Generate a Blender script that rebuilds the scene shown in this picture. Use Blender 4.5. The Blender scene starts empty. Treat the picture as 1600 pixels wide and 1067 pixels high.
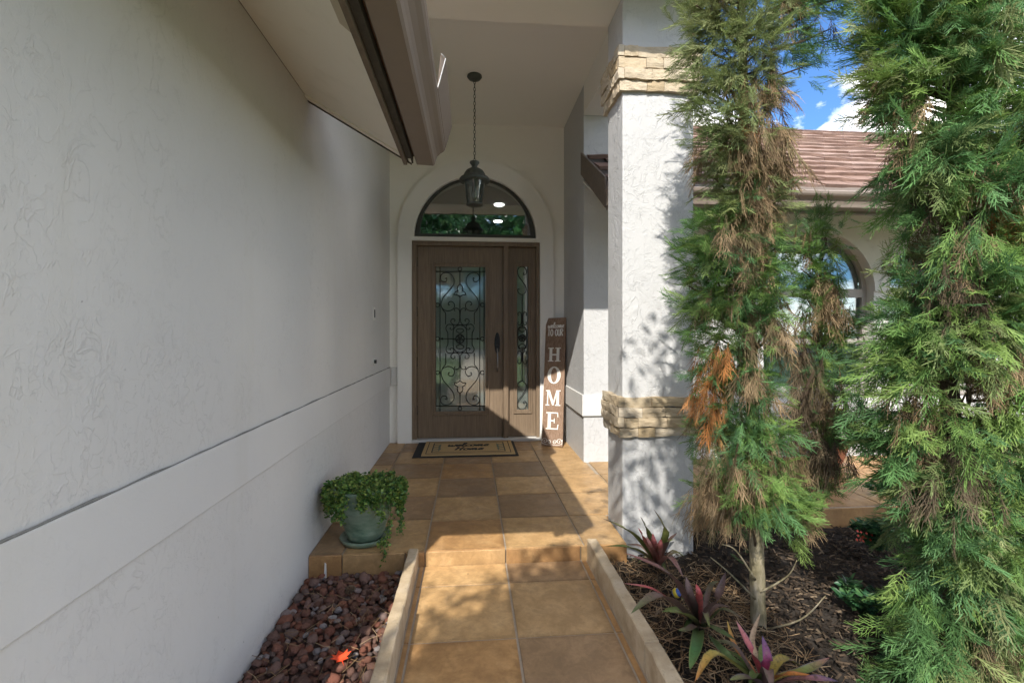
import bpy, bmesh, math, random
import numpy as np
from mathutils import Vector, Matrix
from mathutils.geometry import tessellate_polygon

# ------------------------------------------------------------------ camera, sky, sun, exposure
scene = bpy.context.scene
COL = scene.collection
CAMZ, FPX, YAW = 1.17, 755.0, math.radians(4.92)
cam = bpy.data.objects.new('camera', bpy.data.cameras.new('camera'))
COL.objects.link(cam)
cam.location = (0, 0, CAMZ)
cam.rotation_euler = (math.pi / 2, 0, -YAW)
cam.data.sensor_width = 36.0
cam.data.lens = FPX / 1600 * 36
cam.data.shift_y = -16.5 / 1600
cam.data.clip_start = 0.02
cam.data.clip_end = 2000
scene.camera = cam

SUN = Vector((0.356, 1.0, -0.88)).normalized()
world = bpy.data.worlds.new('World')
scene.world = world
world.use_nodes = True
wn, wl = world.node_tree.nodes, world.node_tree.links
wn.clear()
w_out = wn.new('ShaderNodeOutputWorld')
w_bg = wn.new('ShaderNodeBackground')
w_bg.inputs['Strength'].default_value = 0.15
w_sky = wn.new('ShaderNodeTexSky')
w_sky.sky_type = 'NISHITA'
w_sky.sun_disc = False
w_sky.sun_elevation = math.asin(-SUN.z)
w_sky.sun_rotation = math.atan2(-SUN.x, -SUN.y)
w_sky.air_density = 1.0
w_sky.dust_density = 0.15
w_sky.ozone_density = 3.0
w_tc = wn.new('ShaderNodeTexCoord')
w_map = wn.new('ShaderNodeMapping')
w_map.inputs['Location'].default_value = (1.64, 0.71, 0.34)
w_map.inputs['Scale'].default_value = (1.0, 1.0, 1.7)
w_noise = wn.new('ShaderNodeTexNoise')
w_noise.inputs['Scale'].default_value = 4.6
w_noise.inputs['Detail'].default_value = 9.0
w_noise.inputs['Roughness'].default_value = 0.55
w_ramp = wn.new('ShaderNodeValToRGB')
w_ramp.color_ramp.elements[0].position = 0.47
w_ramp.color_ramp.elements[1].position = 0.66
w_mix = wn.new('ShaderNodeMix')
w_mix.data_type = 'RGBA'
w_mix.inputs[7].default_value = (13.2, 12.4, 11.3, 1)
wl.new(w_tc.outputs['Generated'], w_map.inputs['Vector'])
wl.new(w_map.outputs['Vector'], w_noise.inputs['Vector'])
wl.new(w_noise.outputs['Fac'], w_ramp.inputs['Fac'])
wl.new(w_ramp.outputs['Color'], w_mix.inputs[0])
w_tint = wn.new('ShaderNodeMix')       # deep clear blue between the clouds
w_tint.data_type = 'RGBA'
w_tint.blend_type = 'MULTIPLY'
w_tint.inputs[0].default_value = 1.0
w_tint.inputs[7].default_value = (0.27, 0.38, 0.50, 1)
wl.new(w_sky.outputs['Color'], w_tint.inputs[6])
wl.new(w_tint.outputs[2], w_mix.inputs[6])
wl.new(w_mix.outputs[2], w_bg.inputs['Color'])
wl.new(w_bg.outputs['Background'], w_out.inputs['Surface'])

sun = bpy.data.objects.new('sun', bpy.data.lights.new('sun', 'SUN'))
COL.objects.link(sun)
sun.location = (-3, -8, 8)
sun.rotation_euler = SUN.to_track_quat('-Z', 'Y').to_euler()
sun.data.energy = 2.0
sun.data.angle = math.radians(0.5)
sun.data.color = (1.0, 0.95, 0.87)

scene.view_settings.view_transform = 'Standard'
scene.view_settings.look = 'None'
scene.view_settings.exposure = 1.74
scene.view_settings.gamma = 1.0
scene.cycles.max_bounces = 16
scene.cycles.diffuse_bounces = 10

# ------------------------------------------------------------------ helpers
RNG = random.Random(7)
NP = np.random.default_rng(11)
CY, SY = math.cos(YAW), math.sin(YAW)


def ray(px, py):
    u, v = (px - 800) / FPX, (517 - py) / FPX
    return Vector((u * CY + SY, -u * SY + CY, v))


def on_y(px, py, y):
    d = ray(px, py)
    t = y / d.y
    return Vector((d.x * t, y, CAMZ + d.z * t))


def on_x(px, py, x):
    d = ray(px, py)
    t = x / d.x
    return Vector((x, d.y * t, CAMZ + d.z * t))


def on_z(px, py, z):
    d = ray(px, py)
    t = (z - CAMZ) / d.z
    return Vector((d.x * t, d.y * t, z))


def at_t(px, py, t):
    d = ray(px, py)
    return Vector((d.x * t, d.y * t, CAMZ + d.z * t))


class MB:
    def __init__(self):
        self.v, self.f = [], []

    def add(self, vs, fs):
        o = len(self.v)
        self.v += [tuple(p) for p in vs]
        self.f += [tuple(i + o for i in f) for f in fs]
        return self

    def box(self, a, b):
        x0, y0, z0 = a
        x1, y1, z1 = b
        vs = [(x0, y0, z0), (x1, y0, z0), (x1, y1, z0), (x0, y1, z0), (x0, y0, z1), (x1, y0, z1), (x1, y1, z1), (x0, y1, z1)]
        return self.add(vs, [(0, 3, 2, 1), (4, 5, 6, 7), (0, 1, 5, 4), (1, 2, 6, 5), (2, 3, 7, 6), (3, 0, 4, 7)])

    def lathe(self, prof, n=24, c=(0, 0, 0), cap=True):
        vs, fs = [], []
        for r, z in prof:
            for k in range(n):
                a = 2 * math.pi * k / n
                vs.append((c[0] + r * math.cos(a), c[1] + r * math.sin(a), c[2] + z))
        for i in range(len(prof) - 1):
            for k in range(n):
                k2 = (k + 1) % n
                fs.append((i * n + k, i * n + k2, (i + 1) * n + k2, (i + 1) * n + k))
        if cap:
            fs.append(tuple(reversed(range(n))))
            fs.append(tuple((len(prof) - 1) * n + k for k in range(n)))
        return self.add(vs, fs)

    def tube(self, pts, r, n=6, closed=False):
        pts = [Vector(p) for p in pts]
        m = len(pts)
        rs = r if isinstance(r, (list, tuple)) else [r] * m
        vs, fs = [], []
        up = Vector((0.13, 0.21, 0.97))
        for i, p in enumerate(pts):
            if closed:
                t = pts[(i + 1) % m] - pts[i - 1]
            else:
                t = pts[min(i + 1, m - 1)] - pts[max(i - 1, 0)]
            if t.length < 1e-9:
                t = Vector((0, 0, 1))
            t.normalize()
            s = t.cross(up)
            if s.length < 1e-3:
                s = t.cross(Vector((1, 0, 0)))
            s.normalize()
            q = s.cross(t)
            for k in range(n):
                a = 2 * math.pi * k / n
                vs.append(p + s * (math.cos(a) * rs[i]) + q * (math.sin(a) * rs[i]))
        for i in range(m if closed else m - 1):
            j = (i + 1) % m
            for k in range(n):
                k2 = (k + 1) % n
                fs.append((i * n + k, i * n + k2, j * n + k2, j * n + k))
        if not closed:
            fs.append(tuple(range(n)))
            fs.append(tuple((m - 1) * n + k for k in reversed(range(n))))
        return self.add(vs, fs)

    def prism(self, loops, mp, d0, d1):
        """2D loops (outer first, then holes) mapped by mp(a, b, d) and given thickness d0..d1"""
        flat = [p for l in loops for p in l]
        tris = tessellate_polygon([[Vector((p[0], p[1], 0)) for p in l] for l in loops])
        n = len(flat)
        vs = [mp(p[0], p[1], d0) for p in flat] + [mp(p[0], p[1], d1) for p in flat]
        fs = [tuple(t) for t in tris] + [tuple(i + n for i in reversed(t)) for t in tris]
        o = 0
        for l in loops:
            m = len(l)
            for i in range(m):
                j = (i + 1) % m
                fs.append((o + i, o + j, n + o + j, n + o + i))
            o += m
        return self.add(vs, fs)

    def build(self, name, mat, parent=None, smooth=False, bevel=0, fix=True):
        me = bpy.data.meshes.new(name)
        me.from_pydata(self.v, [], self.f)
        if fix:
            bm = bmesh.new()
            bm.from_mesh(me)
            bmesh.ops.recalc_face_normals(bm, faces=bm.faces)
            bm.to_mesh(me)
            bm.free()
        return link(name, me, mat, parent, smooth, bevel)


def link(name, me, mat, parent=None, smooth=False, bevel=0):
    ob = bpy.data.objects.new(name, me)
    COL.objects.link(ob)
    if mat is not None and not me.materials:
        me.materials.append(mat)
    if smooth:
        me.polygons.foreach_set('use_smooth', [True] * len(me.polygons))
    if bevel:
        b = ob.modifiers.new('bevel', 'BEVEL')
        b.width = bevel
        b.segments = 2
        b.limit_method = 'ANGLE'
    if parent is not None:
        ob.parent = parent
        ob.matrix_parent_inverse = Matrix.Translation(-parent.location)
    return ob


def thing(name, label, cat, loc=(0, 0, 0), group=None):
    o = bpy.data.objects.new(name, None)
    o.empty_display_size = 0.1
    COL.objects.link(o)
    o.location = loc
    return tag(o, label, cat, group)


def tag(o, label, cat, group=None):
    o['label'] = label
    o['category'] = cat
    if group:
        o['group'] = group
    return o


def struct(o):
    o['kind'] = 'structure'
    return o


def smooth_path(pts, k=5, closed=False):
    P = [Vector(p) if len(p) == 3 else Vector((p[0], p[1], 0)) for p in pts]
    out = []
    n = len(P)
    for i in range(n if closed else n - 1):
        if closed:
            p0, p1, p2, p3 = P[i - 1], P[i], P[(i + 1) % n], P[(i + 2) % n]
        else:
            p0, p1, p2, p3 = P[max(i - 1, 0)], P[i], P[i + 1], P[min(i + 2, n - 1)]
        for j in range(k):
            t = j / k
            out.append(0.5 * ((2 * p1) + (p2 - p0) * t + (2 * p0 - 5 * p1 + 4 * p2 - p3) * t * t + (3 * p1 - p0 - 3 * p2 + p3) * t ** 3))
    if not closed:
        out.append(P[-1])
    return out


# ------------------------------------------------------------------ materials
class NT:
    def __init__(self, name, rough=0.8, spec=0.5):
        self.m = bpy.data.materials.new(name)
        self.m.use_nodes = True
        self.n, self.l = self.m.node_tree.nodes, self.m.node_tree.links
        self.b = self.n['Principled BSDF']
        self.b.inputs['Roughness'].default_value = rough
        self.b.inputs['Specular IOR Level'].default_value = spec
        self.tc = self.n.new('ShaderNodeTexCoord')
        self.geo = self.n.new('ShaderNodeNewGeometry')
        self.pos = self.geo.outputs['Position']

    def noise(self, scale, detail=4, rough=0.5, vec=None, dist=0.0):
        t = self.n.new('ShaderNodeTexNoise')
        t.inputs['Scale'].default_value = scale
        t.inputs['Detail'].default_value = detail
        t.inputs['Roughness'].default_value = rough
        t.inputs['Distortion'].default_value = dist
        self.l.new(vec if vec is not None else self.pos, t.inputs['Vector'])
        return t.outputs['Fac']

    def scaled(self, s, vec=None):
        m = self.n.new('ShaderNodeMapping')
        m.inputs['Scale'].default_value = s
        self.l.new(vec if vec is not None else self.pos, m.inputs['Vector'])
        return m.outputs['Vector']

    def ramp(self, fac, stops):
        r = self.n.new('ShaderNodeValToRGB')
        e = r.color_ramp.elements
        while len(e) < len(stops):
            e.new(0.5)
        for el, (p, c) in zip(e, stops):
            el.position = p
            el.color = (c, c, c, 1) if isinstance(c, (int, float)) else (*c, 1)
        self.l.new(fac, r.inputs['Fac'])
        return r.outputs['Color']

    def math(self, op, a, b=None):
        m = self.n.new('ShaderNodeMath')
        m.operation = op
        for i, x in enumerate((a, b)):
            if x is None:
                continue
            if isinstance(x, (int, float)):
                m.inputs[i].default_value = x
            else:
                self.l.new(x, m.inputs[i])
        return m.outputs[0]

    def mix(self, fac, a, b, mode='MIX'):
        m = self.n.new('ShaderNodeMix')
        m.data_type = 'RGBA'
        m.blend_type = mode
        for i, x in ((0, fac), (6, a), (7, b)):
            if isinstance(x, (int, float)):
                m.inputs[i].default_value = x if i == 0 else (x, x, x, 1)
            elif isinstance(x, tuple):
                m.inputs[i].default_value = (*x, 1)
            else:
                self.l.new(x, m.inputs[i])
        return m.outputs[2]

    def bump(self, h, strength=0.4, dist=0.01):
        b = self.n.new('ShaderNodeBump')
        b.inputs['Strength'].default_value = strength
        b.inputs['Distance'].default_value = dist
        self.l.new(h, b.inputs['Height'])
        self.l.new(b.outputs['Normal'], self.b.inputs['Normal'])
        return self

    def color(self, c):
        if isinstance(c, tuple):
            self.b.inputs['Base Color'].default_value = (*c, 1)
        else:
            self.l.new(c, self.b.inputs['Base Color'])
        return self


def plain(name, c, rough=0.6, var=0.15, scale=20, bump=0.0, metal=0.0, spec=0.5):
    t = NT(name, rough, spec)
    f = t.noise(scale, 5, 0.6)
    lo = tuple(x * (1 - var) for x in c)
    hi = tuple(min(1, x * (1 + var)) for x in c)
    t.color(t.mix(f, lo, hi))
    t.b.inputs['Metallic'].default_value = metal
    if bump:
        t.bump(t.noise(scale * 5, 4, 0.6), bump, 0.004)
    return t.m


def stucco(name, base, ridge=1.0, fine=0.5, specks=True):
    """skip-trowel stucco: low swells, sparse curling trowel ridges, a few dirt specks"""
    t = NT(name, 0.85, 0.25)
    v = t.scaled((1, 1, 0.75))
    swell = t.noise(3.0, 3, 0.5, v)
    n1 = t.noise(13.0, 3, 0.55, v, 0.7)
    line = t.math('ABSOLUTE', t.math('SUBTRACT', n1, 0.5))
    line = t.ramp(line, [(0.0, 1.0), (0.022, 0.0)])
    n2 = t.noise(30.0, 3, 0.5, v, 0.9)
    line2 = t.math('ABSOLUTE', t.math('SUBTRACT', n2, 0.47))
    line2 = t.ramp(line2, [(0.0, 0.8), (0.02, 0.0)])
    mask = t.ramp(t.noise(4.2, 3, 0.6, t.scaled((1.3, 1.3, 1.0))), [(0.46, 0.0), (0.62, 0.9)])
    mask2 = t.ramp(t.noise(5.5, 3, 0.6, t.scaled((1, 1, 1.4))), [(0.44, 0.0), (0.62, 1.0)])
    lines = t.math('ADD', t.math('MULTIPLY', line, mask), t.math('MULTIPLY', line2, mask2))
    grain = t.noise(160, 3, 0.6)
    plate = t.ramp(t.noise(16.0, 5, 0.6, v, 0.4), [(0.47, 0.0), (0.52, 1.0)])
    h = t.math('ADD', t.math('MULTIPLY', lines, 0.30 * ridge), t.math('MULTIPLY', swell, 0.9))
    h = t.math('ADD', h, t.math('MULTIPLY', grain, 0.16 * fine))
    h = t.math('ADD', h, t.math('MULTIPLY', plate, 0.15 * ridge))
    t.bump(h, 0.6, 0.007)
    c = t.mix(t.noise(1.3, 4, 0.6), tuple(x * 0.94 for x in base), base)
    c = t.mix(t.math('MULTIPLY', t.math('MINIMUM', lines, 1.0), 0.16 * min(ridge, 1.3)), c, tuple(x * 0.45 for x in base))
    if specks:
        dirt = t.ramp(t.noise(45, 2, 0.5), [(0.73, 0.0), (0.78, 1.0)])
        area = t.ramp(t.noise(1.9, 3, 0.6), [(0.50, 0.0), (0.66, 0.7)])
        c = t.mix(t.math('MULTIPLY', dirt, area), c, (0.16, 0.15, 0.13))
        streak = t.ramp(t.noise(7, 4, 0.6, t.scaled((1, 1, 0.07))), [(0.56, 0.0), (0.85, 0.30)])
        c = t.mix(streak, c, (0.52, 0.50, 0.42))
    t.color(c)
    return t.m


M = {}
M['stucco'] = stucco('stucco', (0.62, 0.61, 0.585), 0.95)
M['stucco_rough'] = stucco('stucco_rough', (0.52, 0.52, 0.517), 2.0, 1.6, False)  # same paint as stucco, darkened to keep sunlit faces from clipping
M['stucco_soft'] = stucco('stucco_soft', (0.88, 0.862, 0.81), 0.25, 0.4, False)  # base colour lifted to brighten the shaded porch walls
M['trim_white'] = stucco('trim_white', (0.63, 0.622, 0.60), 0.30, 1.2, True)
M['trim_lifted'] = stucco('trim_lifted', (0.85, 0.84, 0.80), 0.15, 0.8, False)  # lightened copy of trim_white, brightens the shaded door surround
M['ceiling'] = stucco('ceiling', (0.90, 0.885, 0.84), 0.1, 0.8, False)
M['joint_dirt_shade'] = plain('joint_dirt_shade', (0.20, 0.20, 0.18), 0.9, 0.5, 30)
M['taupe_metal'] = plain('taupe_metal', (0.225, 0.178, 0.145), 0.38, 0.12, 8)
M['taupe_board'] = plain('taupe_board', (0.15, 0.118, 0.09), 0.7, 0.35, 25, 0.3)
M['dark_board'] = plain('dark_board', (0.055, 0.047, 0.038), 0.85, 0.5, 40, 0.3)
M['lit_edge'] = plain('lit_edge', (0.8, 0.8, 0.8), 0.4, 0.05)
M['soffit'] = stucco('soffit', (0.80, 0.775, 0.72), 0.15, 0.8, True)
M['soffit_stain'] = plain('soffit_stain', (0.44, 0.39, 0.31), 0.85, 0.25, 7, 0.3)
M['grout'] = plain('grout', (0.36, 0.30, 0.23), 0.9, 0.3, 40)
M['limestone'] = None


def tile_mat(name, a, b, c):
    t = NT(name, 0.42, 0.4)
    oi = t.n.new('ShaderNodeObjectInfo')
    add = t.n.new('ShaderNodeVectorMath')
    add.operation = 'ADD'
    sc = t.n.new('ShaderNodeVectorMath')
    sc.operation = 'SCALE'
    sc.inputs[0].default_value = (13.0, 7.0, 3.0)
    t.l.new(oi.outputs['Random'], sc.inputs['Scale'])
    t.l.new(t.pos, add.inputs[0])
    t.l.new(sc.outputs[0], add.inputs[1])
    v = add.outputs[0]
    n = t.noise(4.5, 6, 0.62, v, 0.5)
    col = t.ramp(n, [(0.30, a), (0.5, b), (0.72, c)])
    col = t.mix(t.ramp(t.noise(13, 7, 0.72, v, 0.6), [(0.40, 0.50), (0.58, 0.0)]), col, tuple(x * 0.72 for x in a))
    fine = t.noise(45, 4, 0.7, v)
    col = t.mix(t.ramp(fine, [(0.35, 0.22), (0.6, 0.0)]), col, tuple(x * 0.5 for x in a))
    hue = t.mix(oi.outputs['Random'], (0.88, 0.88, 0.88), (1.10, 1.08, 1.04))
    col = t.mix(1.0, col, hue, 'MULTIPLY')
    stain = t.ramp(t.noise(30, 2, 0.5, v), [(0.76, 0.0), (0.80, 0.6)])
    col = t.mix(stain, col, (0.09, 0.06, 0.04))
    sep = t.n.new('ShaderNodeSeparateXYZ')
    t.l.new(t.tc.outputs['Generated'], sep.inputs[0])
    ex = t.math('MULTIPLY', t.math('ABSOLUTE', t.math('SUBTRACT', sep.outputs[0], 0.5)), 2.0)
    ey = t.math('MULTIPLY', t.math('ABSOLUTE', t.math('SUBTRACT', sep.outputs[1], 0.5)), 2.0)
    edge = t.ramp(t.math('ADD', t.math('MAXIMUM', ex, ey), t.math('MULTIPLY', t.math('SUBTRACT', t.noise(16, 5, 0.7, v), 0.5), 0.45)), [(0.90, 0.0), (1.10, 0.40)])
    col = t.mix(edge, col, tuple(x * 0.55 for x in a))
    scuff = t.ramp(t.noise(5.5, 6, 0.75, t.scaled((1, 0.35, 1), v), 0.8), [(0.60, 0.0), (0.80, 0.35)])
    col = t.mix(scuff, col, tuple(min(1, x * 1.25 + 0.05) for x in c))
    t.color(col)
    rr = t.ramp(t.noise(9, 4, 0.6, v), [(0.3, 0.34), (0.7, 0.56)])
    t.l.new(rr, t.b.inputs['Roughness'])
    t.bump(t.math('ADD', t.math('MULTIPLY', t.noise(14, 3, 0.5, v), 0.7), t.math('MULTIPLY', fine, 0.2)), 0.25, 0.004)
    return t.m


M['tile_tan'] = tile_mat('tile_tan', (0.403, 0.250, 0.112), (0.525, 0.336, 0.159), (0.634, 0.427, 0.220))
M['tile_brown'] = tile_mat('tile_brown', (0.287, 0.181, 0.095), (0.366, 0.232, 0.122), (0.451, 0.299, 0.165))
M['tile_rust'] = tile_mat('tile_rust', (0.354, 0.195, 0.083), (0.464, 0.268, 0.112), (0.549, 0.348, 0.165))


def limestone():
    t = NT('limestone', 0.8, 0.3)
    n = t.noise(7, 6, 0.65)
    c = t.ramp(n, [(0.3, (0.34, 0.25, 0.15)), (0.5, (0.48, 0.375, 0.245)), (0.7, (0.56, 0.46, 0.33))])
    c = t.mix(t.ramp(t.noise(60, 3, 0.6), [(0.6, 0.0), (0.75, 0.5)]), c, (0.25, 0.20, 0.14))
    t.color(c).bump(t.noise(60, 5, 0.65), 0.45, 0.004)
    return t.m


M['limestone'] = limestone()


def ledge_stone():
    t = NT('ledge_stone', 0.85, 0.25)
    oi = t.n.new('ShaderNodeObjectInfo')
    base = t.ramp(oi.outputs['Random'], [(0.0, (0.50, 0.40, 0.27)), (0.35, (0.55, 0.48, 0.37)), (0.6, (0.42, 0.32, 0.19)), (0.8, (0.56, 0.50, 0.41)), (1.0, (0.47, 0.37, 0.24))])
    v = t.scaled((1, 1, 3.0))
    c = t.mix(t.ramp(t.noise(18, 6, 0.65, v), [(0.35, 0.45), (0.6, 0.0)]), base, (0.32, 0.25, 0.16))
    t.color(c).bump(t.math('ADD', t.noise(25, 6, 0.65, v), t.math('MULTIPLY', t.noise(110, 3, 0.6), 0.3)), 0.6, 0.012)
    return t.m


M['ledge_stone'] = ledge_stone()


def rock_mat(island):
    t = NT('lava_rock', 0.95, 0.1)
    if island:
        r = t.geo.outputs['Random Per Island']
    else:
        r = t.n.new('ShaderNodeObjectInfo').outputs['Random']
    base = t.ramp(r, [(0.0, (0.14, 0.085, 0.066)), (0.2, (0.30, 0.115, 0.075)), (0.38, (0.23, 0.14, 0.11)), (0.55, (0.36, 0.145, 0.09)),
                      (0.72, (0.17, 0.135, 0.12)), (0.88, (0.31, 0.19, 0.155)), (1.0, (0.42, 0.41, 0.41))])
    c = t.mix(t.noise(60, 4, 0.7), base, tuple(x for x in (0.10, 0.065, 0.055)))
    t.color(t.mix(0.55, base, c)).bump(t.noise(150, 5, 0.75), 1.0, 0.012)
    return t.m


M['rock'] = rock_mat(False)
M['rock_many'] = rock_mat(True)


def litter_mat(name, stops, rough=0.9):
    t = NT(name, rough, 0.2)
    t.color(t.ramp(t.geo.outputs['Random Per Island'], stops))
    return t.m


M['mulch_bits'] = litter_mat('mulch_bits', [(0, (0.018, 0.014, 0.011)), (0.5, (0.045, 0.033, 0.024)), (0.85, (0.085, 0.06, 0.04)), (1, (0.20, 0.15, 0.10))])
M['straw'] = litter_mat('straw', [(0, (0.14, 0.085, 0.045)), (0.5, (0.25, 0.155, 0.08)), (1, (0.38, 0.28, 0.17))])
M['mulch'] = plain('mulch', (0.030, 0.023, 0.017), 0.95, 0.6, 40, 0.9)
M['gravel_base'] = plain('gravel_base', (0.07, 0.04, 0.03), 0.95, 0.5, 60, 0.8)


def wood_door():
    t = NT('door_wood', 0.45, 0.4)
    v = t.scaled((14, 14, 0.9))
    g = t.noise(5, 6, 0.65, v, 0.4)
    c = t.ramp(g, [(0.3, (0.145, 0.105, 0.070)), (0.55, (0.20, 0.146, 0.098)), (0.75, (0.25, 0.185, 0.125))])
    t.color(c).bump(t.noise(18, 5, 0.6, v), 0.2, 0.002)
    return t.m


M['door_wood'] = wood_door()
M['iron'] = plain('iron', (0.018, 0.02, 0.02), 0.5, 0.3, 60, 0.1, 0.3)
M['bronze'] = plain('bronze', (0.045, 0.042, 0.036), 0.45, 0.3, 50, 0.2, 0.6)
M['handle_metal'] = plain('handle_metal', (0.035, 0.037, 0.045), 0.35, 0.2, 40, 0.0, 0.8)
M['brushed'] = plain('brushed', (0.30, 0.31, 0.33), 0.3, 0.1, 40, 0.0, 0.9)
M['verdigris'] = plain('verdigris', (0.085, 0.095, 0.085), 0.55, 0.45, 35, 0.3, 0.4)
M['frame_dark'] = plain('frame_dark', (0.055, 0.058, 0.052), 0.5, 0.15, 20)
M['frame_grey'] = plain('frame_grey', (0.34, 0.31, 0.28), 0.5, 0.08, 10)
M['sash_white'] = plain('sash_white', (0.60, 0.61, 0.60), 0.45, 0.04, 10)
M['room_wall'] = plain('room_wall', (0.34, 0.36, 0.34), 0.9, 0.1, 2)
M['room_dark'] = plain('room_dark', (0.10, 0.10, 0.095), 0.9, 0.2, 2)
M['black_rubber'] = plain('black_rubber', (0.018, 0.02, 0.022), 0.85, 0.3, 90, 0.6)
M['black_paint'] = plain('black_paint', (0.018, 0.017, 0.015), 0.8, 0.3, 60)
M['sage_paint'] = plain('sage_paint', (0.16, 0.18, 0.12), 0.85, 0.3, 60)
M['coir'] = plain('coir', (0.54, 0.37, 0.17), 0.95, 0.35, 180, 0.9)
M['white_paint'] = plain('white_paint', (0.74, 0.72, 0.67), 0.7, 0.12, 60)
M['plate'] = plain('plate', (0.68, 0.67, 0.63), 0.4, 0.04)
M['dark_plastic'] = plain('dark_plastic', (0.03, 0.03, 0.03), 0.4, 0.1)


def sign_wood():
    t = NT('sign_wood', 0.8, 0.2)
    v = t.scaled((30, 30, 1.6))
    g = t.noise(4, 7, 0.7, v, 0.3)
    c = t.ramp(g, [(0.28, (0.13, 0.08, 0.052)), (0.5, (0.25, 0.165, 0.115)), (0.72, (0.36, 0.26, 0.195))])
    t.color(c).bump(g, 0.5, 0.003)
    return t.m


M['sign_wood'] = sign_wood()


def glaze():
    t = NT('green_glaze', 0.28, 0.5)
    n = t.noise(9, 5, 0.65, t.scaled((1, 1, 2.2)))
    t.color(t.ramp(n, [(0.3, (0.05, 0.115, 0.075)), (0.48, (0.16, 0.23, 0.165)), (0.75, (0.30, 0.35, 0.27))])).bump(t.noise(25, 3, 0.5), 0.2, 0.004)
    return t.m


M['glaze'] = glaze()
M['soil'] = plain('soil', (0.035, 0.025, 0.018), 0.95, 0.5, 60, 0.8)
M['terracotta'] = plain('terracotta', (0.42, 0.17, 0.085), 0.8, 0.25, 18, 0.3)


def glass_mat(name, tint, diffuse_share, gloss_share, rough=0.02):
    """reflecting pane: a mirror share, a share of pale green diffuse and translucent glass, the rest clear"""
    m = bpy.data.materials.new(name)
    m.use_nodes = True
    n, l = m.node_tree.nodes, m.node_tree.links
    n.clear()
    out = n.new('ShaderNodeOutputMaterial')
    tr = n.new('ShaderNodeBsdfTransparent')
    tr.inputs['Color'].default_value = (*tint, 1)
    gl = n.new('ShaderNodeBsdfGlossy')
    gl.inputs['Roughness'].default_value = rough
    gl.inputs['Color'].default_value = (0.9, 0.93, 0.92, 1)
    df = n.new('ShaderNodeBsdfDiffuse')
    df.inputs['Color'].default_value = (0.62, 0.70, 0.65, 1)
    tl = n.new('ShaderNodeBsdfTranslucent')
    tl.inputs['Color'].default_value = (0.55, 0.65, 0.58, 1)
    ad = n.new('ShaderNodeMixShader')
    ad.inputs[0].default_value = 0.5
    l.new(df.outputs[0], ad.inputs[1])
    l.new(tl.outputs[0], ad.inputs[2])
    m1 = n.new('ShaderNodeMixShader')
    m1.inputs[0].default_value = diffuse_share
    l.new(tr.outputs[0], m1.inputs[1])
    l.new(ad.outputs[0], m1.inputs[2])
    m2 = n.new('ShaderNodeMixShader')
    fr = n.new('ShaderNodeFresnel')
    fr.inputs['IOR'].default_value = 1.5
    mx = n.new('ShaderNodeMath')
    mx.operation = 'ADD'
    mx.inputs[1].default_value = gloss_share
    mx.use_clamp = True
    l.new(fr.outputs[0], mx.inputs[0])
    l.new(mx.outputs[0], m2.inputs[0])
    l.new(m1.outputs[0], m2.inputs[1])
    l.new(gl.outputs[0], m2.inputs[2])
    geo = n.new('ShaderNodeNewGeometry')
    nz = n.new('ShaderNodeTexNoise')
    nz.inputs['Scale'].default_value = 6
    bp = n.new('ShaderNodeBump')
    bp.inputs['Strength'].default_value = 0.04
    bp.inputs['Distance'].default_value = 0.01
    l.new(geo.outputs['Position'], nz.inputs['Vector'])
    l.new(nz.outputs['Fac'], bp.inputs['Height'])
    l.new(bp.outputs[0], gl.inputs['Normal'])
    l.new(m2.outputs[0], out.inputs['Surface'])
    return m


M['door_glass'] = glass_mat('door_glass', (0.5, 0.58, 0.53), 0.40, 0.17, 0.05)
M['transom_glass'] = glass_mat('transom_glass', (0.75, 0.8, 0.8), 0.0, 0.20)
M['window_glass'] = glass_mat('window_glass', (0.6, 0.7, 0.75), 0.0, 0.16)
M['lamp_glass'] = glass_mat('lamp_glass', (0.9, 0.92, 0.9), 0.10, 0.05)


def emit(name, c, s):
    t = NT(name)
    t.b.inputs['Emission Color'].default_value = (*c, 1)
    t.b.inputs['Emission Strength'].default_value = s
    t.color(c)
    return t.m


M['can_light'] = emit('can_light', (1.0, 0.95, 0.88), 5.0)


def foliage_mat(name, rough=0.6, trans=0.25, spots=False):
    """leaf colour comes from the mesh's own colour attribute (each spray its own hue)"""
    t = NT(name, rough, 0.3)
    a = t.n.new('ShaderNodeAttribute')
    a.attribute_name = 'hue'
    col = t.mix(t.geo.outputs['Random Per Island'], (0.78, 0.8, 0.75), (1.22, 1.18, 1.1))
    col = t.mix(1.0, a.outputs['Color'], col, 'MULTIPLY')
    if spots:
        col = t.mix(t.ramp(t.noise(70, 4, 0.7, None, 0.6), [(0.50, 0.0), (0.68, 0.65)]), col, (0.055, 0.05, 0.025))
        col = t.mix(t.ramp(t.noise(22, 3, 0.6), [(0.62, 0.0), (0.75, 0.5)]), col, (0.20, 0.16, 0.09))
    t.color(col)
    tl = t.n.new('ShaderNodeBsdfTranslucent')
    t.l.new(col, tl.inputs['Color'])
    mx = t.n.new('ShaderNodeMixShader')
    mx.inputs[0].default_value = trans
    out = t.n['Material Output']
    t.l.new(t.b.outputs[0], mx.inputs[1])
    t.l.new(tl.outputs[0], mx.inputs[2])
    t.l.new(mx.outputs[0], out.inputs['Surface'])
    return t.m


M['needles'] = foliage_mat('needles', 0.55, 0.30)
M['dead'] = foliage_mat('dead', 0.85, 0.12)
M['leaf'] = foliage_mat('leaf', 0.40, 0.22)
M['leaf_gloss'] = foliage_mat('leaf_gloss', 0.45, 0.15, True)


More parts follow.
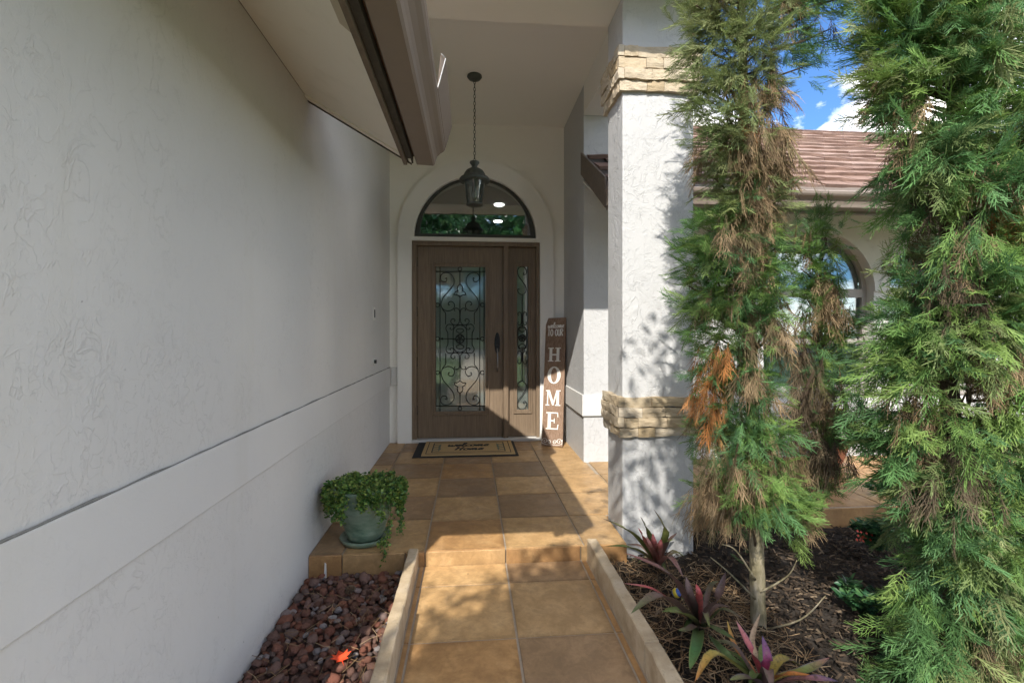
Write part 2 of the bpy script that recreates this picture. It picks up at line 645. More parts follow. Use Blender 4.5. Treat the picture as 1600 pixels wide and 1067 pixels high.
def bark(name, a, b, c):
    t = NT(name, 0.9, 0.15)
    n = t.noise(9, 6, 0.65, t.scaled((3, 3, 1)))
    t.color(t.ramp(n, [(0.3, a), (0.5, b), (0.7, c)])).bump(t.noise(22, 5, 0.65, t.scaled((2, 2, 0.6))), 0.8, 0.012)
    return t.m


M['bark_pale'] = bark('bark_pale', (0.10, 0.085, 0.045), (0.22, 0.19, 0.12), (0.36, 0.31, 0.23))
M['bark_brown'] = bark('bark_brown', (0.05, 0.035, 0.024), (0.11, 0.08, 0.055), (0.18, 0.14, 0.10))


def grass_mat():
    t = NT('lawn', 0.9, 0.2)
    n = t.noise(3, 8, 0.7)
    t.color(t.ramp(n, [(0.3, (0.04, 0.075, 0.02)), (0.5, (0.075, 0.13, 0.035)), (0.75, (0.13, 0.17, 0.06))])).bump(t.noise(60, 4, 0.7), 0.8, 0.03)
    return t.m


M['lawn'] = grass_mat()
M['asphalt'] = plain('asphalt', (0.055, 0.055, 0.055), 0.9, 0.3, 12, 0.4)
M['concrete'] = plain('concrete', (0.36, 0.34, 0.31), 0.85, 0.15, 3, 0.3)


def roof_mat():
    t = NT('roof_tile', 0.8, 0.25)
    r = t.n.new('ShaderNodeObjectInfo').outputs['Random']
    c = t.ramp(r, [(0, (0.215, 0.135, 0.105)), (0.5, (0.285, 0.185, 0.145)), (1, (0.33, 0.235, 0.195))])
    t.color(t.mix(t.ramp(t.noise(7, 6, 0.65), [(0.4, 0.4), (0.65, 0.0)]), c, (0.13, 0.085, 0.07))).bump(t.noise(30, 5, 0.6), 0.5, 0.01)
    return t.m


M['roof_tile'] = roof_mat()

# ------------------------------------------------------------------ constants of the place
LWX = -0.842            # face of the long left wall
BWY = 5.15              # back wall of the porch
RWX, RWY = 1.007, 4.24  # porch side of the right wing, its front face
PF = 2.60               # front edge of the porch slab
LOW = -0.078            # level of the lower walk
B0, B1 = 0.60, 0.79     # heights of the raised stucco band
GND = -0.13


def mY(a, b, d):        # (x, z) drawing on a wall that faces -Y
    return (a, d, b)


def mX(a, b, d):        # (y, z) drawing on a wall that faces +/-X
    return (d, a, b)


# ------------------------------------------------------------------ ground
def ground_sheet():
    mb = MB()
    mb.box((-150, -150, -0.60), (150, 150, -0.30))
    g = struct(mb.build('ground', M['lawn']))
    return g


ground_sheet()
# lawn and drive in front of the house (seen as reflections in the door)
struct(MB().box((-9, -14, -0.31), (0.1 - 0.6, -0.8, -0.14)).build('lawn', M['lawn']))
struct(MB().box((0.95, -14, -0.31), (9, -0.8, -0.14)).build('lawn', M['lawn']))
struct(MB().box((-9, -20, -0.31), (9, -14.05, -0.12)).build('driveway', M['concrete']))
struct(MB().box((-60, -27, -0.31), (60, -20.05, -0.2)).build('road', M['asphalt']))

# ------------------------------------------------------------------ porch floor and walk
slab = MB()
slab.prism([[(LWX - 0.2, PF + 0.012), (0.86, PF + 0.012), (0.86, 3.02), (7.0, 3.02), (7.0, 4.40), (RWX + 0.1, 4.40), (RWX + 0.1, 5.5), (LWX - 0.2, 5.5)]],
           lambda a, b, d: (a, b, d), -0.30, -0.005)
porch_floor = struct(slab.build('porch_floor', M['grout']))


def tile_mesh(w, d, h=0.012, jit=0):
    mb = MB()
    mb.box((-w / 2, -d / 2, -h), (w / 2, d / 2, 0))
    me = bpy.data.meshes.new('tile')
    me.from_pydata(mb.v, [], mb.f)
    bm = bmesh.new()
    bm.from_mesh(me)
    top = [e for e in bm.edges if all(v.co.z > -1e-6 for v in e.verts)]
    bmesh.ops.bevel(bm, geom=top, offset=0.003, segments=2, affect='EDGES', profile=0.6)
    bmesh.ops.recalc_face_normals(bm, faces=bm.faces)
    bm.to_mesh(me)
    bm.free()
    return me


TCACHE = {}


def put_tile(parent, x0, x1, y0, y1, z, mat, name='tile', g=0.0042):
    w, d = x1 - x0 - 2 * g, y1 - y0 - 2 * g
    if w < 0.01 or d < 0.01:
        return
    key = (round(w, 3), round(d, 3), mat)
    if key not in TCACHE:
        TCACHE[key] = tile_mesh(w, d)
        TCACHE[key].materials.append(M[mat])
    o = bpy.data.objects.new(name, TCACHE[key])
    COL.objects.link(o)
    o.location = ((x0 + x1) / 2, (y0 + y1) / 2, z + RNG.uniform(-0.0008, 0.0008))
    o.rotation_euler = (RNG.uniform(-0.0015, 0.0015), RNG.uniform(-0.0015, 0.0015), 0)
    o.parent = parent
    o.matrix_parent_inverse = Matrix.Translation(-parent.location)
    return o


TX = [LWX, -0.67, -0.24, 0.19, 0.62, 1.05]
TY = [PF + k * 0.425 for k in range(7)]
for k in range(len(TY)):
    y0 = TY[k]
    y1 = TY[k] + 0.425 if k < 6 else BWY + 0.1
    if y0 > BWY + 0.05:
        continue
    for c in range(5):
        x0, x1 = TX[c], TX[c + 1]
        dy = (0, 0.02, -0.015, 0.0, 0.0)[c]
        ya, yb = (y0 + dy if k else y0), y1 + dy
        if c == 4:
            if k == 0:
                x1 = 0.862
            elif yb > RWY + 0.05:
                x1 = RWX + 0.02
        m = 'tile_tan' if (k + c) % 2 else 'tile_brown'
        if c == 2:
            m = ('tile_rust', 'tile_tan', 'tile_brown', 'tile_rust', 'tile_brown', 'tile_tan', 'tile_brown')[k]
        if c == 4:
            m = ('tile_tan', 'tile_tan', 'tile_tan', 'tile_tan', 'tile_tan', 'tile_tan', 'tile_brown')[k]
        put_tile(porch_floor, x0, x1, ya, min(yb, BWY + 0.1), 0.0, m)
# the slab goes on to the right, along the front of the other wing
for c in range(9):
    for k in range(3):
        x0 = 1.05 + c * 0.43
        put_tile(porch_floor, x0, x0 + 0.43, 3.025 + k * 0.425, min(3.025 + (k + 1) * 0.425, 4.30), 0.0, RNG.choice(['tile_rust', 'tile_rust', 'tile_tan']))
# riser tiles below the porch edge: wide ones with a rounded top edge
RX = [LWX, -0.67, -0.345, -0.24, 0.19, 0.60, 0.66, 0.862]
for i in range(len(RX) - 1):
    r = MB().box((RX[i] + 0.003, PF - 0.004, LOW - 0.06), (RX[i + 1] - 0.003, PF + 0.010, -0.006))
    r.build('riser_tile', M['tile_tan' if i % 2 else 'tile_rust'], porch_floor, bevel=0.002)
MB().box((0.868, 3.005, -0.16), (7.0, 3.018, -0.006)).build('riser_tile', M['tile_rust'], porch_floor, bevel=0.002)

walk = struct(MB().box((-0.30, -14, -0.31), (0.66, PF + 0.005, LOW - 0.005)).build('walkway', M['grout']))
WY = [PF - 0.006, 2.39, 1.96, 1.53, 1.10, 0.67, 0.24, -0.19, -0.62, -1.05, -1.48, -1.91]
for k in range(len(WY) - 1):
    put_tile(walk, -0.243, 0.19, WY[k + 1], WY[k], LOW, ('tile_tan', 'tile_tan', 'tile_rust', 'tile_tan')[k % 4])
    put_tile(walk, 0.19, 0.60, WY[k + 1], WY[k], LOW, ('tile_brown', 'tile_tan', 'tile_brown', 'tile_tan')[k % 4])
    put_tile(walk, -0.27, -0.243, WY[k + 1], WY[k], LOW, 'tile_rust')
    put_tile(walk, 0.60, 0.632, WY[k + 1], WY[k], LOW, 'tile_rust')


def kerb(pts, label, x0, x1, ztops, tilt=0.0):
    root = thing('kerb', label, 'kerb', (0.5 * (x0 + x1), pts[0], LOW))
    for i in range(len(pts) - 1):
        y1, y0 = pts[i] - (0.003 if i else 0), pts[i + 1] + 0.003
        n = 14
        mb = MB()
        off = RNG.uniform(-0.004, 0.004)
        vs, fs = [], []
        for k in range(n + 1):
            y = y0 + (y1 - y0) * k / n
            j = [RNG.uniform(-0.0022, 0.0022) for _ in range(4)]
            vs += [(x0 + off, y, -0.25), (x0 + off + j[0], y, ztops[i] + j[1] - 0.004), (x0 + off + 0.005 + j[0], y, ztops[i] + j[1]),
                   (x1 + off - 0.005 + j[2], y, ztops[i] + j[3]), (x1 + off + j[2], y, ztops[i] + j[3] - 0.004), (x1 + off, y, -0.25)]
        for k in range(n):
            for q in range(5):
                a = k * 6 + q
                fs.append((a, a + 1, a + 7, a + 6))
        fs.append(tuple(range(6)))
        fs.append(tuple(n * 6 + q for q in range(6)))
        mb.add(vs, fs)
        mb.build('kerb_stone', M['limestone'], root)
    return root


kerb([2.592, 2.03, 1.45, 0.9, 0.3, -0.3, -0.8], 'narrow cream limestone kerb between the red lava rock and the tiled walk', -0.322, -0.272, [0.018, 0.042, 0.045, 0.045, 0.045, 0.045])
kerb([2.592, 1.72, 0.95, 0.3, -0.3, -0.8], 'narrow cream limestone kerb between the tiled walk and the dark planting bed', 0.635, 0.690, [0.036, 0.030, 0.03, 0.03, 0.03])

# ------------------------------------------------------------------ left wing of the house
lw = thing('house_wing', 'long white stucco wing with raised band and brown eave along the left', 'house', (LWX, 2.0, -0.1))
wall = MB().prism([[(0.88, -0.3), (5.45, -0.3), (5.45, 3.7), (2.60, 3.7), (2.60, 2.372), (0.88, 2.372)]], mX, LWX, LWX - 0.25)
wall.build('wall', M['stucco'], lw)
MB().box((-6.0, 0.882, -0.3), (LWX - 0.254, 1.08, 2.37)).build('front_wall', M['stucco'], lw)
MB().box((LWX - 0.01, 0.872, B0), (LWX + 0.009, 5.146, B1)).build('band', M['trim_white'], lw, bevel=0.004)
bj = MB()
n = 60
pts = [(LWX + 0.006, 0.87 + (5.14 - 0.87) * k / n, B1 + 0.002 + RNG.uniform(-0.001, 0.0015)) for k in range(n + 1)]
bj.tube(pts, [RNG.uniform(0.0014, 0.0045) for _ in pts], 5)
bj.build('joint_shade_line', M['joint_dirt_shade'], lw)  # dark bead for the dirt in the groove and its shade
# roof of the wing: sloping soffit below, hipped deck above
EX, EF = -0.30, 0.40
zt = 2.285
rf = MB()
A = (EX, EF, zt)
B = (EX, 2.62, zt)
C = (EX - 2.22, 2.62, zt + 0.74 * 2.22)
D = (-6.0, EF, zt)
E = (-6.0, 2.62, zt + 0.74 * 2.22)
a = (EX, EF, 2.10)
b = (EX, 2.62, 2.10)
c = (LWX - 0.02, 0.87, 2.44)
d = (-6.0, EF, 2.10)
e = (-6.0, 2.62, 2.44)
f = (LWX - 0.02, 2.62, 2.44)
g = (-6.0, 0.87, 2.44)
rf.add([A, B, C, D, E, a, b, c, d, e, f, g],
       [(0, 1, 2), (0, 2, 4, 3), (0, 5, 6, 1), (0, 3, 8, 5), (1, 6, 10, 2), (2, 10, 9, 4), (5, 7, 10, 6), (5, 8, 11, 7), (7, 11, 9, 10), (3, 4, 9, 11, 8)])
rf.build('roof', M['roof_tile'], lw)


def soff(x):            # underside of the sloping soffit
    return 2.076 + (x + 0.33) * (2.375 - 2.076) / (LWX + 0.33)


s = MB()
s.add([(-0.332, 0.41, soff(-0.332)), (-0.332, 2.58, soff(-0.332)), (LWX + 0.001, 2.58, soff(LWX)), (LWX + 0.001, 0.41, soff(LWX)),
       (-0.332, 0.41, soff(-0.332) + 0.015), (-0.332, 2.58, soff(-0.332) + 0.015), (LWX + 0.001, 2.58, soff(LWX) + 0.015), (LWX + 0.001, 0.41, soff(LWX) + 0.015)],
      [(0, 1, 2, 3), (4, 7, 6, 5), (0, 4, 5, 1), (1, 5, 6, 2), (2, 6, 7, 3), (3, 7, 4, 0)])
so = s.build('soffit', M['soffit'], lw)


def on_soff(px, py, off):
    dd = ray(px, py)
    k = (2.375 - 2.076) / (LWX + 0.33)
    # CAMZ + dz t = 2.076 + k (dx t + .33) - off
    t = (2.076 + 0.33 * k - off - CAMZ) / (dd.z - k * dd.x)
    return Vector((dd.x * t, dd.y * t, CAMZ + dd.z * t))


# thin stained patch board beside the fascia, and the trim board that closes the end of the soffit
p1, p2 = on_soff(545, 50, 0.006), on_soff(568, 59, 0.006)
q = []
for off in (0.0, 0.007):
    for (x, y) in ((-0.353, p2.y + 0.03), (-0.398, p1.y - 0.02), (-0.398, 0.45), (-0.353, 0.45)):
        q.append((x, y, soff(x) - off))
MB().add(q, [(0, 1, 2, 3), (4, 7, 6, 5), (0, 4, 5, 1), (1, 5, 6, 2), (2, 6, 7, 3), (3, 7, 4, 0)]).build('patch_board', M['soffit_stain'], so)
q = []
for off in (-0.002, 0.010):
    for (x, y) in ((-0.31, 2.585), (LWX + 0.001, 2.585), (LWX + 0.001, 2.54), (-0.31, 2.54)):
        q.append((x, y, soff(x) - off))
MB().add(q, [(0, 1, 2, 3), (4, 7, 6, 5), (0, 4, 5, 1), (1, 5, 6, 2), (2, 6, 7, 3), (3, 7, 4, 0)]).build('end_trim', M['soffit'], so)
q = []
for off in (-0.03, 0.014):
    for (x, y) in ((-0.31, 2.606), (LWX + 0.001, 2.606), (LWX + 0.001, 2.587), (-0.31, 2.587)):
        q.append((x, y, soff(x) - off))
MB().add(q, [(0, 1, 2, 3), (4, 7, 6, 5), (0, 4, 5, 1), (1, 5, 6, 2), (2, 6, 7, 3), (3, 7, 4, 0)]).build('end_board', M['dark_board'], so)
MB().box((-0.352, 0.385, 2.048), (-0.333, 2.60, 2.27)).build('fascia_board', M['taupe_board'], lw, bevel=0.002)
MB().box((-0.331, 0.385, 2.062), (-0.303, 2.612, 2.27)).build('sub_fascia', M['dark_board'], lw)


def gutter(parent, mp, y0, y1, cap0, cap1):
    prof = [(-0.292, 2.20), (-0.292, 2.078), (-0.288, 2.072), (-0.202, 2.068), (-0.193, 2.076), (-0.188, 2.098), (-0.180, 2.118), (-0.163, 2.135), (-0.146, 2.146),
            (-0.138, 2.158), (-0.135, 2.176), (-0.142, 2.182), (-0.150, 2.178)]
    th = 0.0025
    vs, fs = [], []
    for y in (y0, y1):
        for k, (x, z) in enumerate(prof):
            vs.append(mp(x, y, z))
        for k, (x, z) in enumerate(prof):
            vs.append(mp(x + (-th if k > 2 else th), y, z + th * 0.7))
    m = len(prof)
    for k in range(m - 1):
        fs.append((k, k + 1, 2 * m + k + 1, 2 * m + k))
        fs.append((m + k, 3 * m + k, 3 * m + k + 1, m + k + 1))
        fs.append((k, m + k, m + k + 1, k + 1))
        fs.append((2 * m + k, 2 * m + k + 1, 3 * m + k + 1, 3 * m + k))
    fs.append((0, 2 * m, 3 * m, m))
    fs.append((m - 1, 2 * m - 1, 4 * m - 1, 3 * m - 1))
    g = MB().add(vs, fs).build('gutter', M['taupe_metal'], parent)
    for yy, on in ((y0, cap0), (y1, cap1)):
        if on:
            sgn = 1 if yy == y1 else -1
            MB().prism([prof[:11]], lambda p, q, dd: mp(p, dd, q), yy + sgn * 0.0005, yy + sgn * 0.004).build('end_cap', M['taupe_metal'], g)
    return g


gt = gutter(lw, lambda x, y, z: (x, y, z), 0.39, 2.655, True, True)
# splash guard standing on the gutter lip near its end, one corner bent over
sg = MB()
th = 0.003
out = []
for dx in (0, -th):
    out += [(-0.134 + dx, 2.02, 2.170), (-0.134 + dx, 2.66, 2.170), (-0.100 + dx, 2.66, 2.285), (-0.100 + dx, 2.00, 2.285), (-0.118 + dx, 1.985, 2.292)]
sg.add(out, [(0, 1, 2, 3), (3, 4, 0), (5, 8, 7, 6), (8, 5, 9), (0, 5, 6, 1), (1, 6, 7, 2), (2, 7, 8, 3), (3, 8, 9, 4), (4, 9, 5, 0)])
sgo = sg.build('splash_guard', M['taupe_metal'], gt)
MB().tube([(-0.134, 2.012, 2.174), (-0.1005, 1.992, 2.285), (-0.119, 1.978, 2.293)], 0.0018, 5).build('cut_edge', M['lit_edge'], gt)  # white bead paints the lit look of the sheet's edge

# ------------------------------------------------------------------ entry porch shell
pc = thing('entry_porch', 'tall white stucco entry porch with arched door surround and plain ceiling', 'porch', (0.1, BWY, 0))
Ys = BWY - 0.04                       # face of the raised surround
ocx = (on_y(620, 370, Ys).x + on_y(866, 370, Ys).x) / 2
oR = (on_y(866, 370, Ys).x - on_y(620, 370, Ys).x) / 2
zspr = on_y(742, 371, Ys).z
dl, dr = on_y(643, 400, Ys).x, on_y(844, 400, Ys).x
dtop = on_y(742, 377, Ys).z
iR = (on_y(838, 370, Ys).x - on_y(647, 370, Ys).x) / 2
icx = (on_y(838, 370, Ys).x + on_y(647, 370, Ys).x) / 2
NA = 40
arch_o = [(ocx + oR * math.cos(math.pi * k / NA), zspr + oR * math.sin(math.pi * k / NA)) for k in range(NA + 1)]
arch_i = [(icx + iR * math.cos(math.pi * k / NA), zspr + iR * math.sin(math.pi * k / NA)) for k in range(NA + 1)]
wl_outer = [(LWX - 0.01, -0.1), (ocx - oR, -0.1)] + list(reversed(arch_o)) + [(ocx + oR, -0.1), (RWX + 0.02, -0.1), (RWX + 0.02, 3.6), (LWX - 0.01, 3.6)]
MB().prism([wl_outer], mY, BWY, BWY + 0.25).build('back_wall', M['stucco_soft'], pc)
sur = [(ocx - oR + 0.006, -0.1), (dl, -0.1), (dl, dtop), (dr, dtop), (dr, -0.1), (ocx + oR - 0.006, -0.1)] + [(ocx + (oR - 0.006) * math.cos(math.pi * k / NA), zspr + (oR - 0.006) * math.sin(math.pi * k / NA)) for k in range(NA + 1)]
MB().prism([sur, [(p[0], p[1]) for p in arch_i]], mY, Ys, BWY + 0.22).build('arch_surround', M['trim_lifted'], pc)
MB().box((LWX + 0.0165, BWY - 0.022, B0), (ocx - oR - 0.001, BWY - 0.001, B1)).build('band', M['trim_white'], pc, bevel=0.003)
MB().box((ocx + oR + 0.001, BWY - 0.022, B0), (RWX - 0.022, BWY - 0.001, B1)).build('band', M['trim_white'], pc, bevel=0.003)
MB().box((LWX - 0.2, 3.002, 3.36), (RWX + 0.1, 5.45, 3.46)).build('ceiling', M['ceiling'], pc)
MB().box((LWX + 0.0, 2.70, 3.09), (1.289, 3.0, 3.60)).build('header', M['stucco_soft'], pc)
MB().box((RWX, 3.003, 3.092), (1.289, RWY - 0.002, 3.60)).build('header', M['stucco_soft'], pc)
MB().box((-1.6, 2.26, 3.12), (1.75, 2.698, 3.16)).build('soffit', M['soffit'], pc)
rr = MB()
rr.add([(-1.6, 2.255, 3.602), (1.75, 2.255, 3.602), (1.75, 5.9, 3.602), (-1.6, 5.9, 3.602), (-0.5, 4.1, 4.55), (0.7, 4.1, 4.55)],
       [(0, 3, 2, 1), (0, 1, 5, 4), (1, 2, 5), (2, 3, 4, 5), (3, 0, 4)])
MB().box((-1.6, 2.250, 3.11), (1.75, 2.258, 3.60)).build('fascia_board', M['taupe_board'], pc)
rr.build('roof', M['roof_tile'], pc)

# ------------------------------------------------------------------ right wing with arched windows
rw = thing('house_wing', 'white stucco wing with arched windows and brown tiled roof behind the trees', 'house', (3.5, RWY, -0.1))
W = []
for cxp in (1280, 1471):
    c0 = on_y(cxp, 455, RWY)
    W.append((c0.x, c0.z, 0.545))
wz0 = on_y(1280, 612, RWY).z
W.append((W[1][0] + (W[1][0] - W[0][0]), W[1][1], 0.545))
holes = []
for (x, z, r) in W:
    h = [(x + r, wz0)] + [(x + r * math.cos(math.pi * k / 24), z + r * math.sin(math.pi * k / 24)) for k in range(25)] + [(x - r, wz0)]
    holes.append(h)
MB().prism([[(RWX + 0.25, -0.3), (8, -0.3), (8, 2.62), (1.6, 2.62), (1.6, 3.6), (RWX + 0.25, 3.6)]] + holes, mY, RWY, RWY + 0.22).build('wall', M['stucco'], rw)
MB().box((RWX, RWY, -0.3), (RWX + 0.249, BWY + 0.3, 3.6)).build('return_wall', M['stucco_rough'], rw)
MB().prism([[(RWX - 0.016, RWY - 0.016), (8, RWY - 0.016), (8, RWY + 0.01), (RWX + 0.01, RWY + 0.01), (RWX + 0.01, BWY - 0.03), (RWX - 0.016, BWY - 0.03)]],
           lambda p, q, dd: (p, q, dd), wz0 - 0.19, wz0 - 0.004).build('band', M['trim_white'], rw, bevel=0.003)
bj = MB()
pp = [(RWX - 0.006, BWY - 0.04, wz0 - 0.194), (RWX - 0.006, RWY - 0.006, wz0 - 0.194), (7.9, RWY - 0.006, wz0 - 0.194)]
bj.tube(pp, 0.006, 5)
bj.build('joint_shade_line', M['joint_dirt_shade'], rw)  # dark bead painted in as the shadow line under the band
for i, (x, z, r) in enumerate(W):
    ring = MB()
    o1 = [(x + (r + 0.10) * math.cos(math.pi * k / 24), z + (r + 0.10) * math.sin(math.pi * k / 24)) for k in range(25)]
    i1 = [(x + r * math.cos(math.pi * k / 24), z + r * math.sin(math.pi * k / 24)) for k in range(24, -1, -1)]
    ring.prism([o1 + i1], mY, RWY - 0.018 - 0.002 * i, RWY + 0.002).build('arch_moulding', M['trim_white'], rw)
    win = MB()
    fo = [(x + r - 0.001, wz0)] + [(x + (r - 0.001) * math.cos(math.pi * k / 24), z + (r - 0.001) * math.sin(math.pi * k / 24)) for k in range(25)] + [(x - r + 0.001, wz0)]
    h1 = [(x + (r - 0.05) * math.cos(math.pi * k / 24), z + 0.03 + (r - 0.05) * math.sin(math.pi * k / 24)) for k in range(25)]
    h2 = [(x - r + 0.05, wz0 + 0.05), (x + r - 0.05, wz0 + 0.05), (x + r - 0.05, z - 0.05), (x - r + 0.05, z - 0.05)]
    wo = win.prism([fo, h1, h2], mY, RWY + 0.08, RWY + 0.14).build('window', M['frame_grey'], rw)
    MB().prism([[(x + (r - 0.055) * math.cos(math.pi * k / 24), z + 0.03 + (r - 0.055) * math.sin(math.pi * k / 24)) for k in range(25)] + [(x - r + 0.055, z + 0.02), (x + r - 0.055, z + 0.02)]], mY, RWY + 0.105, RWY + 0.112).build('pane', M['window_glass'], wo)
    MB().box((x - r + 0.04, RWY + 0.105, wz0 + 0.04), (x + r - 0.04, RWY + 0.112, z - 0.04)).build('pane', M['window_glass'], wo)
    zm = (wz0 + z) / 2
    MB().box((x - r + 0.045, RWY + 0.085, zm - 0.025), (x + r - 0.045, RWY + 0.135, zm + 0.025)).build('meeting_rail', M['frame_grey'], wo)
    MB().box((x - r - 0.02, RWY - 0.04, wz0 - 0.03), (x + r + 0.02, RWY + 0.10, wz0 + 0.004)).build('sill', M['frame_grey'], wo, bevel=0.003)
    for sd in (-1, 1):
        sh = MB()
        xa, xb = sorted((x + sd * (r - 0.03), x + sd * 0.12))
        sh.prism([[(xa, wz0 + 0.01), (xb, wz0 + 0.01), (xb, z - 0.03), (xa, z - 0.03)], [(xa + 0.04, wz0 + 0.06), (xb - 0.04, wz0 + 0.06), (xb - 0.04, z - 0.08), (xa + 0.04, z - 0.08)]], mY, RWY + 0.20, RWY + 0.225)
        so2 = sh.build('shutter', M['sash_white'], wo)
        nl = 9
        for k in range(nl):
            zz = wz0 + 0.10 + k * (z - wz0 - 0.21) / (nl - 1)
            MB().add([(xa + 0.04, RWY + 0.205, zz - 0.03), (xb - 0.04, RWY + 0.205, zz - 0.03), (xb - 0.04, RWY + 0.222, zz + 0.03), (xa + 0.04, RWY + 0.222, zz + 0.03),
                      (xa + 0.04, RWY + 0.201, zz - 0.028), (xb - 0.04, RWY + 0.201, zz - 0.028), (xb - 0.04, RWY + 0.218, zz + 0.032), (xa + 0.04, RWY + 0.218, zz + 0.032)],
                     [(0, 1, 2, 3), (4, 7, 6, 5), (0, 4, 5, 1), (1, 5, 6, 2), (2, 6, 7, 3), (3, 7, 4, 0)]).build('louvre', M['sash_white'], wo)
    gb = MB()
    for k in range(4):
        xx = x - r + 0.10 + k * (2 * r - 0.2) / 3
        gb.box((xx - 0.012, RWY + 0.30, wz0), (xx + 0.012, RWY + 0.32, z - 0.02))
    for k in range(5):
        zz = wz0 + 0.07 + k * (z - wz0 - 0.1) / 4
        gb.box((x - r, RWY + 0.322, zz - 0.012), (x + r, RWY + 0.340, zz + 0.012))
    gb.build('grille', M['sash_white'], wo)
rm = MB()
rm.box((1.8, RWY + 1.6, -0.2), (7.9, RWY + 1.7, 2.6)).box((1.8, RWY + 0.23, 2.62), (7.9, RWY + 1.7, 2.7)).box((1.8, RWY + 0.23, -0.1), (7.9, RWY + 1.7, 0.0))
rm.build('room', M['room_wall'], rw)
# roof: deck, eave boards, gutter and single tiles
RS = 0.60
EY, EZ = 3.47, 2.275
RL = 2.72
tn = math.atan(RS)
dk = MB()
dk.add([(1.03, EY, EZ - 0.02), (8, EY, EZ - 0.02), (8, EY + RL, EZ - 0.02 + RS * RL), (1.03, EY + RL, EZ - 0.02 + RS * RL),
        (1.03, EY, EZ - 0.10), (8, EY, EZ - 0.10), (8, EY + RL, EZ - 0.10 + RS * RL), (1.03, EY + RL, EZ - 0.10 + RS * RL)],
       [(0, 1, 2, 3), (4, 7, 6, 5), (0, 4, 5, 1), (1, 5, 6, 2), (2, 6, 7, 3), (3, 7, 4, 0)])
deck = dk.build('roof', M['dark_board'], rw)
bk = MB()
bk.add([(1.03, EY + RL, EZ - 0.03 + RS * RL), (8, EY + RL, EZ - 0.03 + RS * RL), (8, EY + 2 * RL, EZ), (1.03, EY + 2 * RL, EZ)], [(0, 1, 2, 3)])
bk.build('rear_slope', M['roof_tile'], deck)
sf = MB()
sf.add([(0.995, EY + 0.02, 2.10), (8, EY + 0.02, 2.10), (8, RWY - 0.02, 2.10 + 0.5 * (RWY - EY)), (0.995, RWY - 0.02, 2.10 + 0.5 * (RWY - EY)),
        (0.995, EY + 0.02, 2.115), (8, EY + 0.02, 2.115), (8, RWY - 0.02, 2.115 + 0.5 * (RWY - EY)), (0.995, RWY - 0.02, 2.115 + 0.5 * (RWY - EY))],
       [(0, 1, 2, 3), (4, 7, 6, 5), (0, 4, 5, 1), (1, 5, 6, 2), (2, 6, 7, 3), (3, 7, 4, 0)])
sf.build('soffit', M['soffit'], rw)
MB().box((0.995, EY - 0.02, 2.06), (8, EY + 0.018, EZ - 0.012)).build('fascia_board', M['taupe_metal'], rw)
rb = MB()
rb.add([(0.978, EY - 0.01, 2.07), (0.978, EY - 0.01, EZ + 0.02), (0.978, RWY - 0.005, EZ + 0.02 + RS * (RWY - EY)), (0.978, RWY - 0.005, 2.10 + RS * (RWY - EY)),
        (0.994, EY - 0.01, 2.07), (0.994, EY - 0.01, EZ + 0.02), (0.994, RWY - 0.005, EZ + 0.02 + RS * (RWY - EY)), (0.994, RWY - 0.005, 2.10 + RS * (RWY - EY))],
       [(0, 1, 2, 3), (4, 7, 6, 5), (0, 4, 5, 1), (1, 5, 6, 2), (2, 6, 7, 3), (3, 7, 4, 0)])
rb.build('rake_board', M['taupe_board'], rw)
gutter(rw, lambda x, y, z: (y, EY - 0.325 - x - 0.0, z), 0.945, 8.0, True, False) if False else None
gutter(rw, lambda x, y, z: (y, (EY - 0.03) - (x + 0.292), z + 0.005), 0.985, 8.0, True, True)
tm = []
for v in range(4):
    w, l = 0.268, 0.235
    rr_ = random.Random(v)
    h = [0.030 + rr_.uniform(-0.006, 0.010) for _ in range(3)]
    vs = [(-w / 2, 0, 0), (0, rr_.uniform(-0.006, 0.006), 0), (w / 2, 0, 0), (-w / 2, 0, h[0]), (0, rr_.uniform(-0.012, 0.004), h[1]), (w / 2, 0, h[2]),
          (-w / 2, l, 0.008), (0, l, 0.008), (w / 2, l, 0.008)]
    fs = [(0, 1, 4, 3), (1, 2, 5, 4), (3, 4, 7, 6), (4, 5, 8, 7), (0, 3, 6), (2, 8, 5), (0, 6, 7, 1), (1, 7, 8, 2)]
    me = bpy.data.meshes.new('roof_tile')
    me.from_pydata(vs, [], fs)
    me.materials.append(M['roof_tile'])
    tm.append(me)
rows = 15
step = (RL / math.cos(tn) - 0.02) / rows
for r_ in range(rows):
    for k in range(19):
        x = 1.17 + k * 0.275 + (0.137 if r_ % 2 else 0) + RNG.uniform(-0.006, 0.006)
        o = bpy.data.objects.new('roof_tile', RNG.choice(tm))
        COL.objects.link(o)
        sl = r_ * step - 0.015
        o.location = (x, EY + sl * math.cos(tn), EZ - 0.016 + sl * math.sin(tn))
        o.rotation_euler = (tn, RNG.uniform(-0.012, 0.012), RNG.uniform(-0.01, 0.01))
        o.parent = deck
        o.matrix_parent_inverse = Matrix.Translation(-rw.location) if False else Matrix.Identity(4)

# ------------------------------------------------------------------ stone banded column
cx0, cx1, cy0, cy1 = 0.867, 1.289, 2.70, 2.995
colr = thing('stucco_column', 'white stucco porch column with two bands of stacked cream stone', 'column', ((cx0 + cx1) / 2, (cy0 + cy1) / 2, -0.2))
MB().box((cx0, cy0, -0.28), (cx1, cy1, 3.088)).build('shaft', M['stucco_rough'], colr, bevel=0.006)


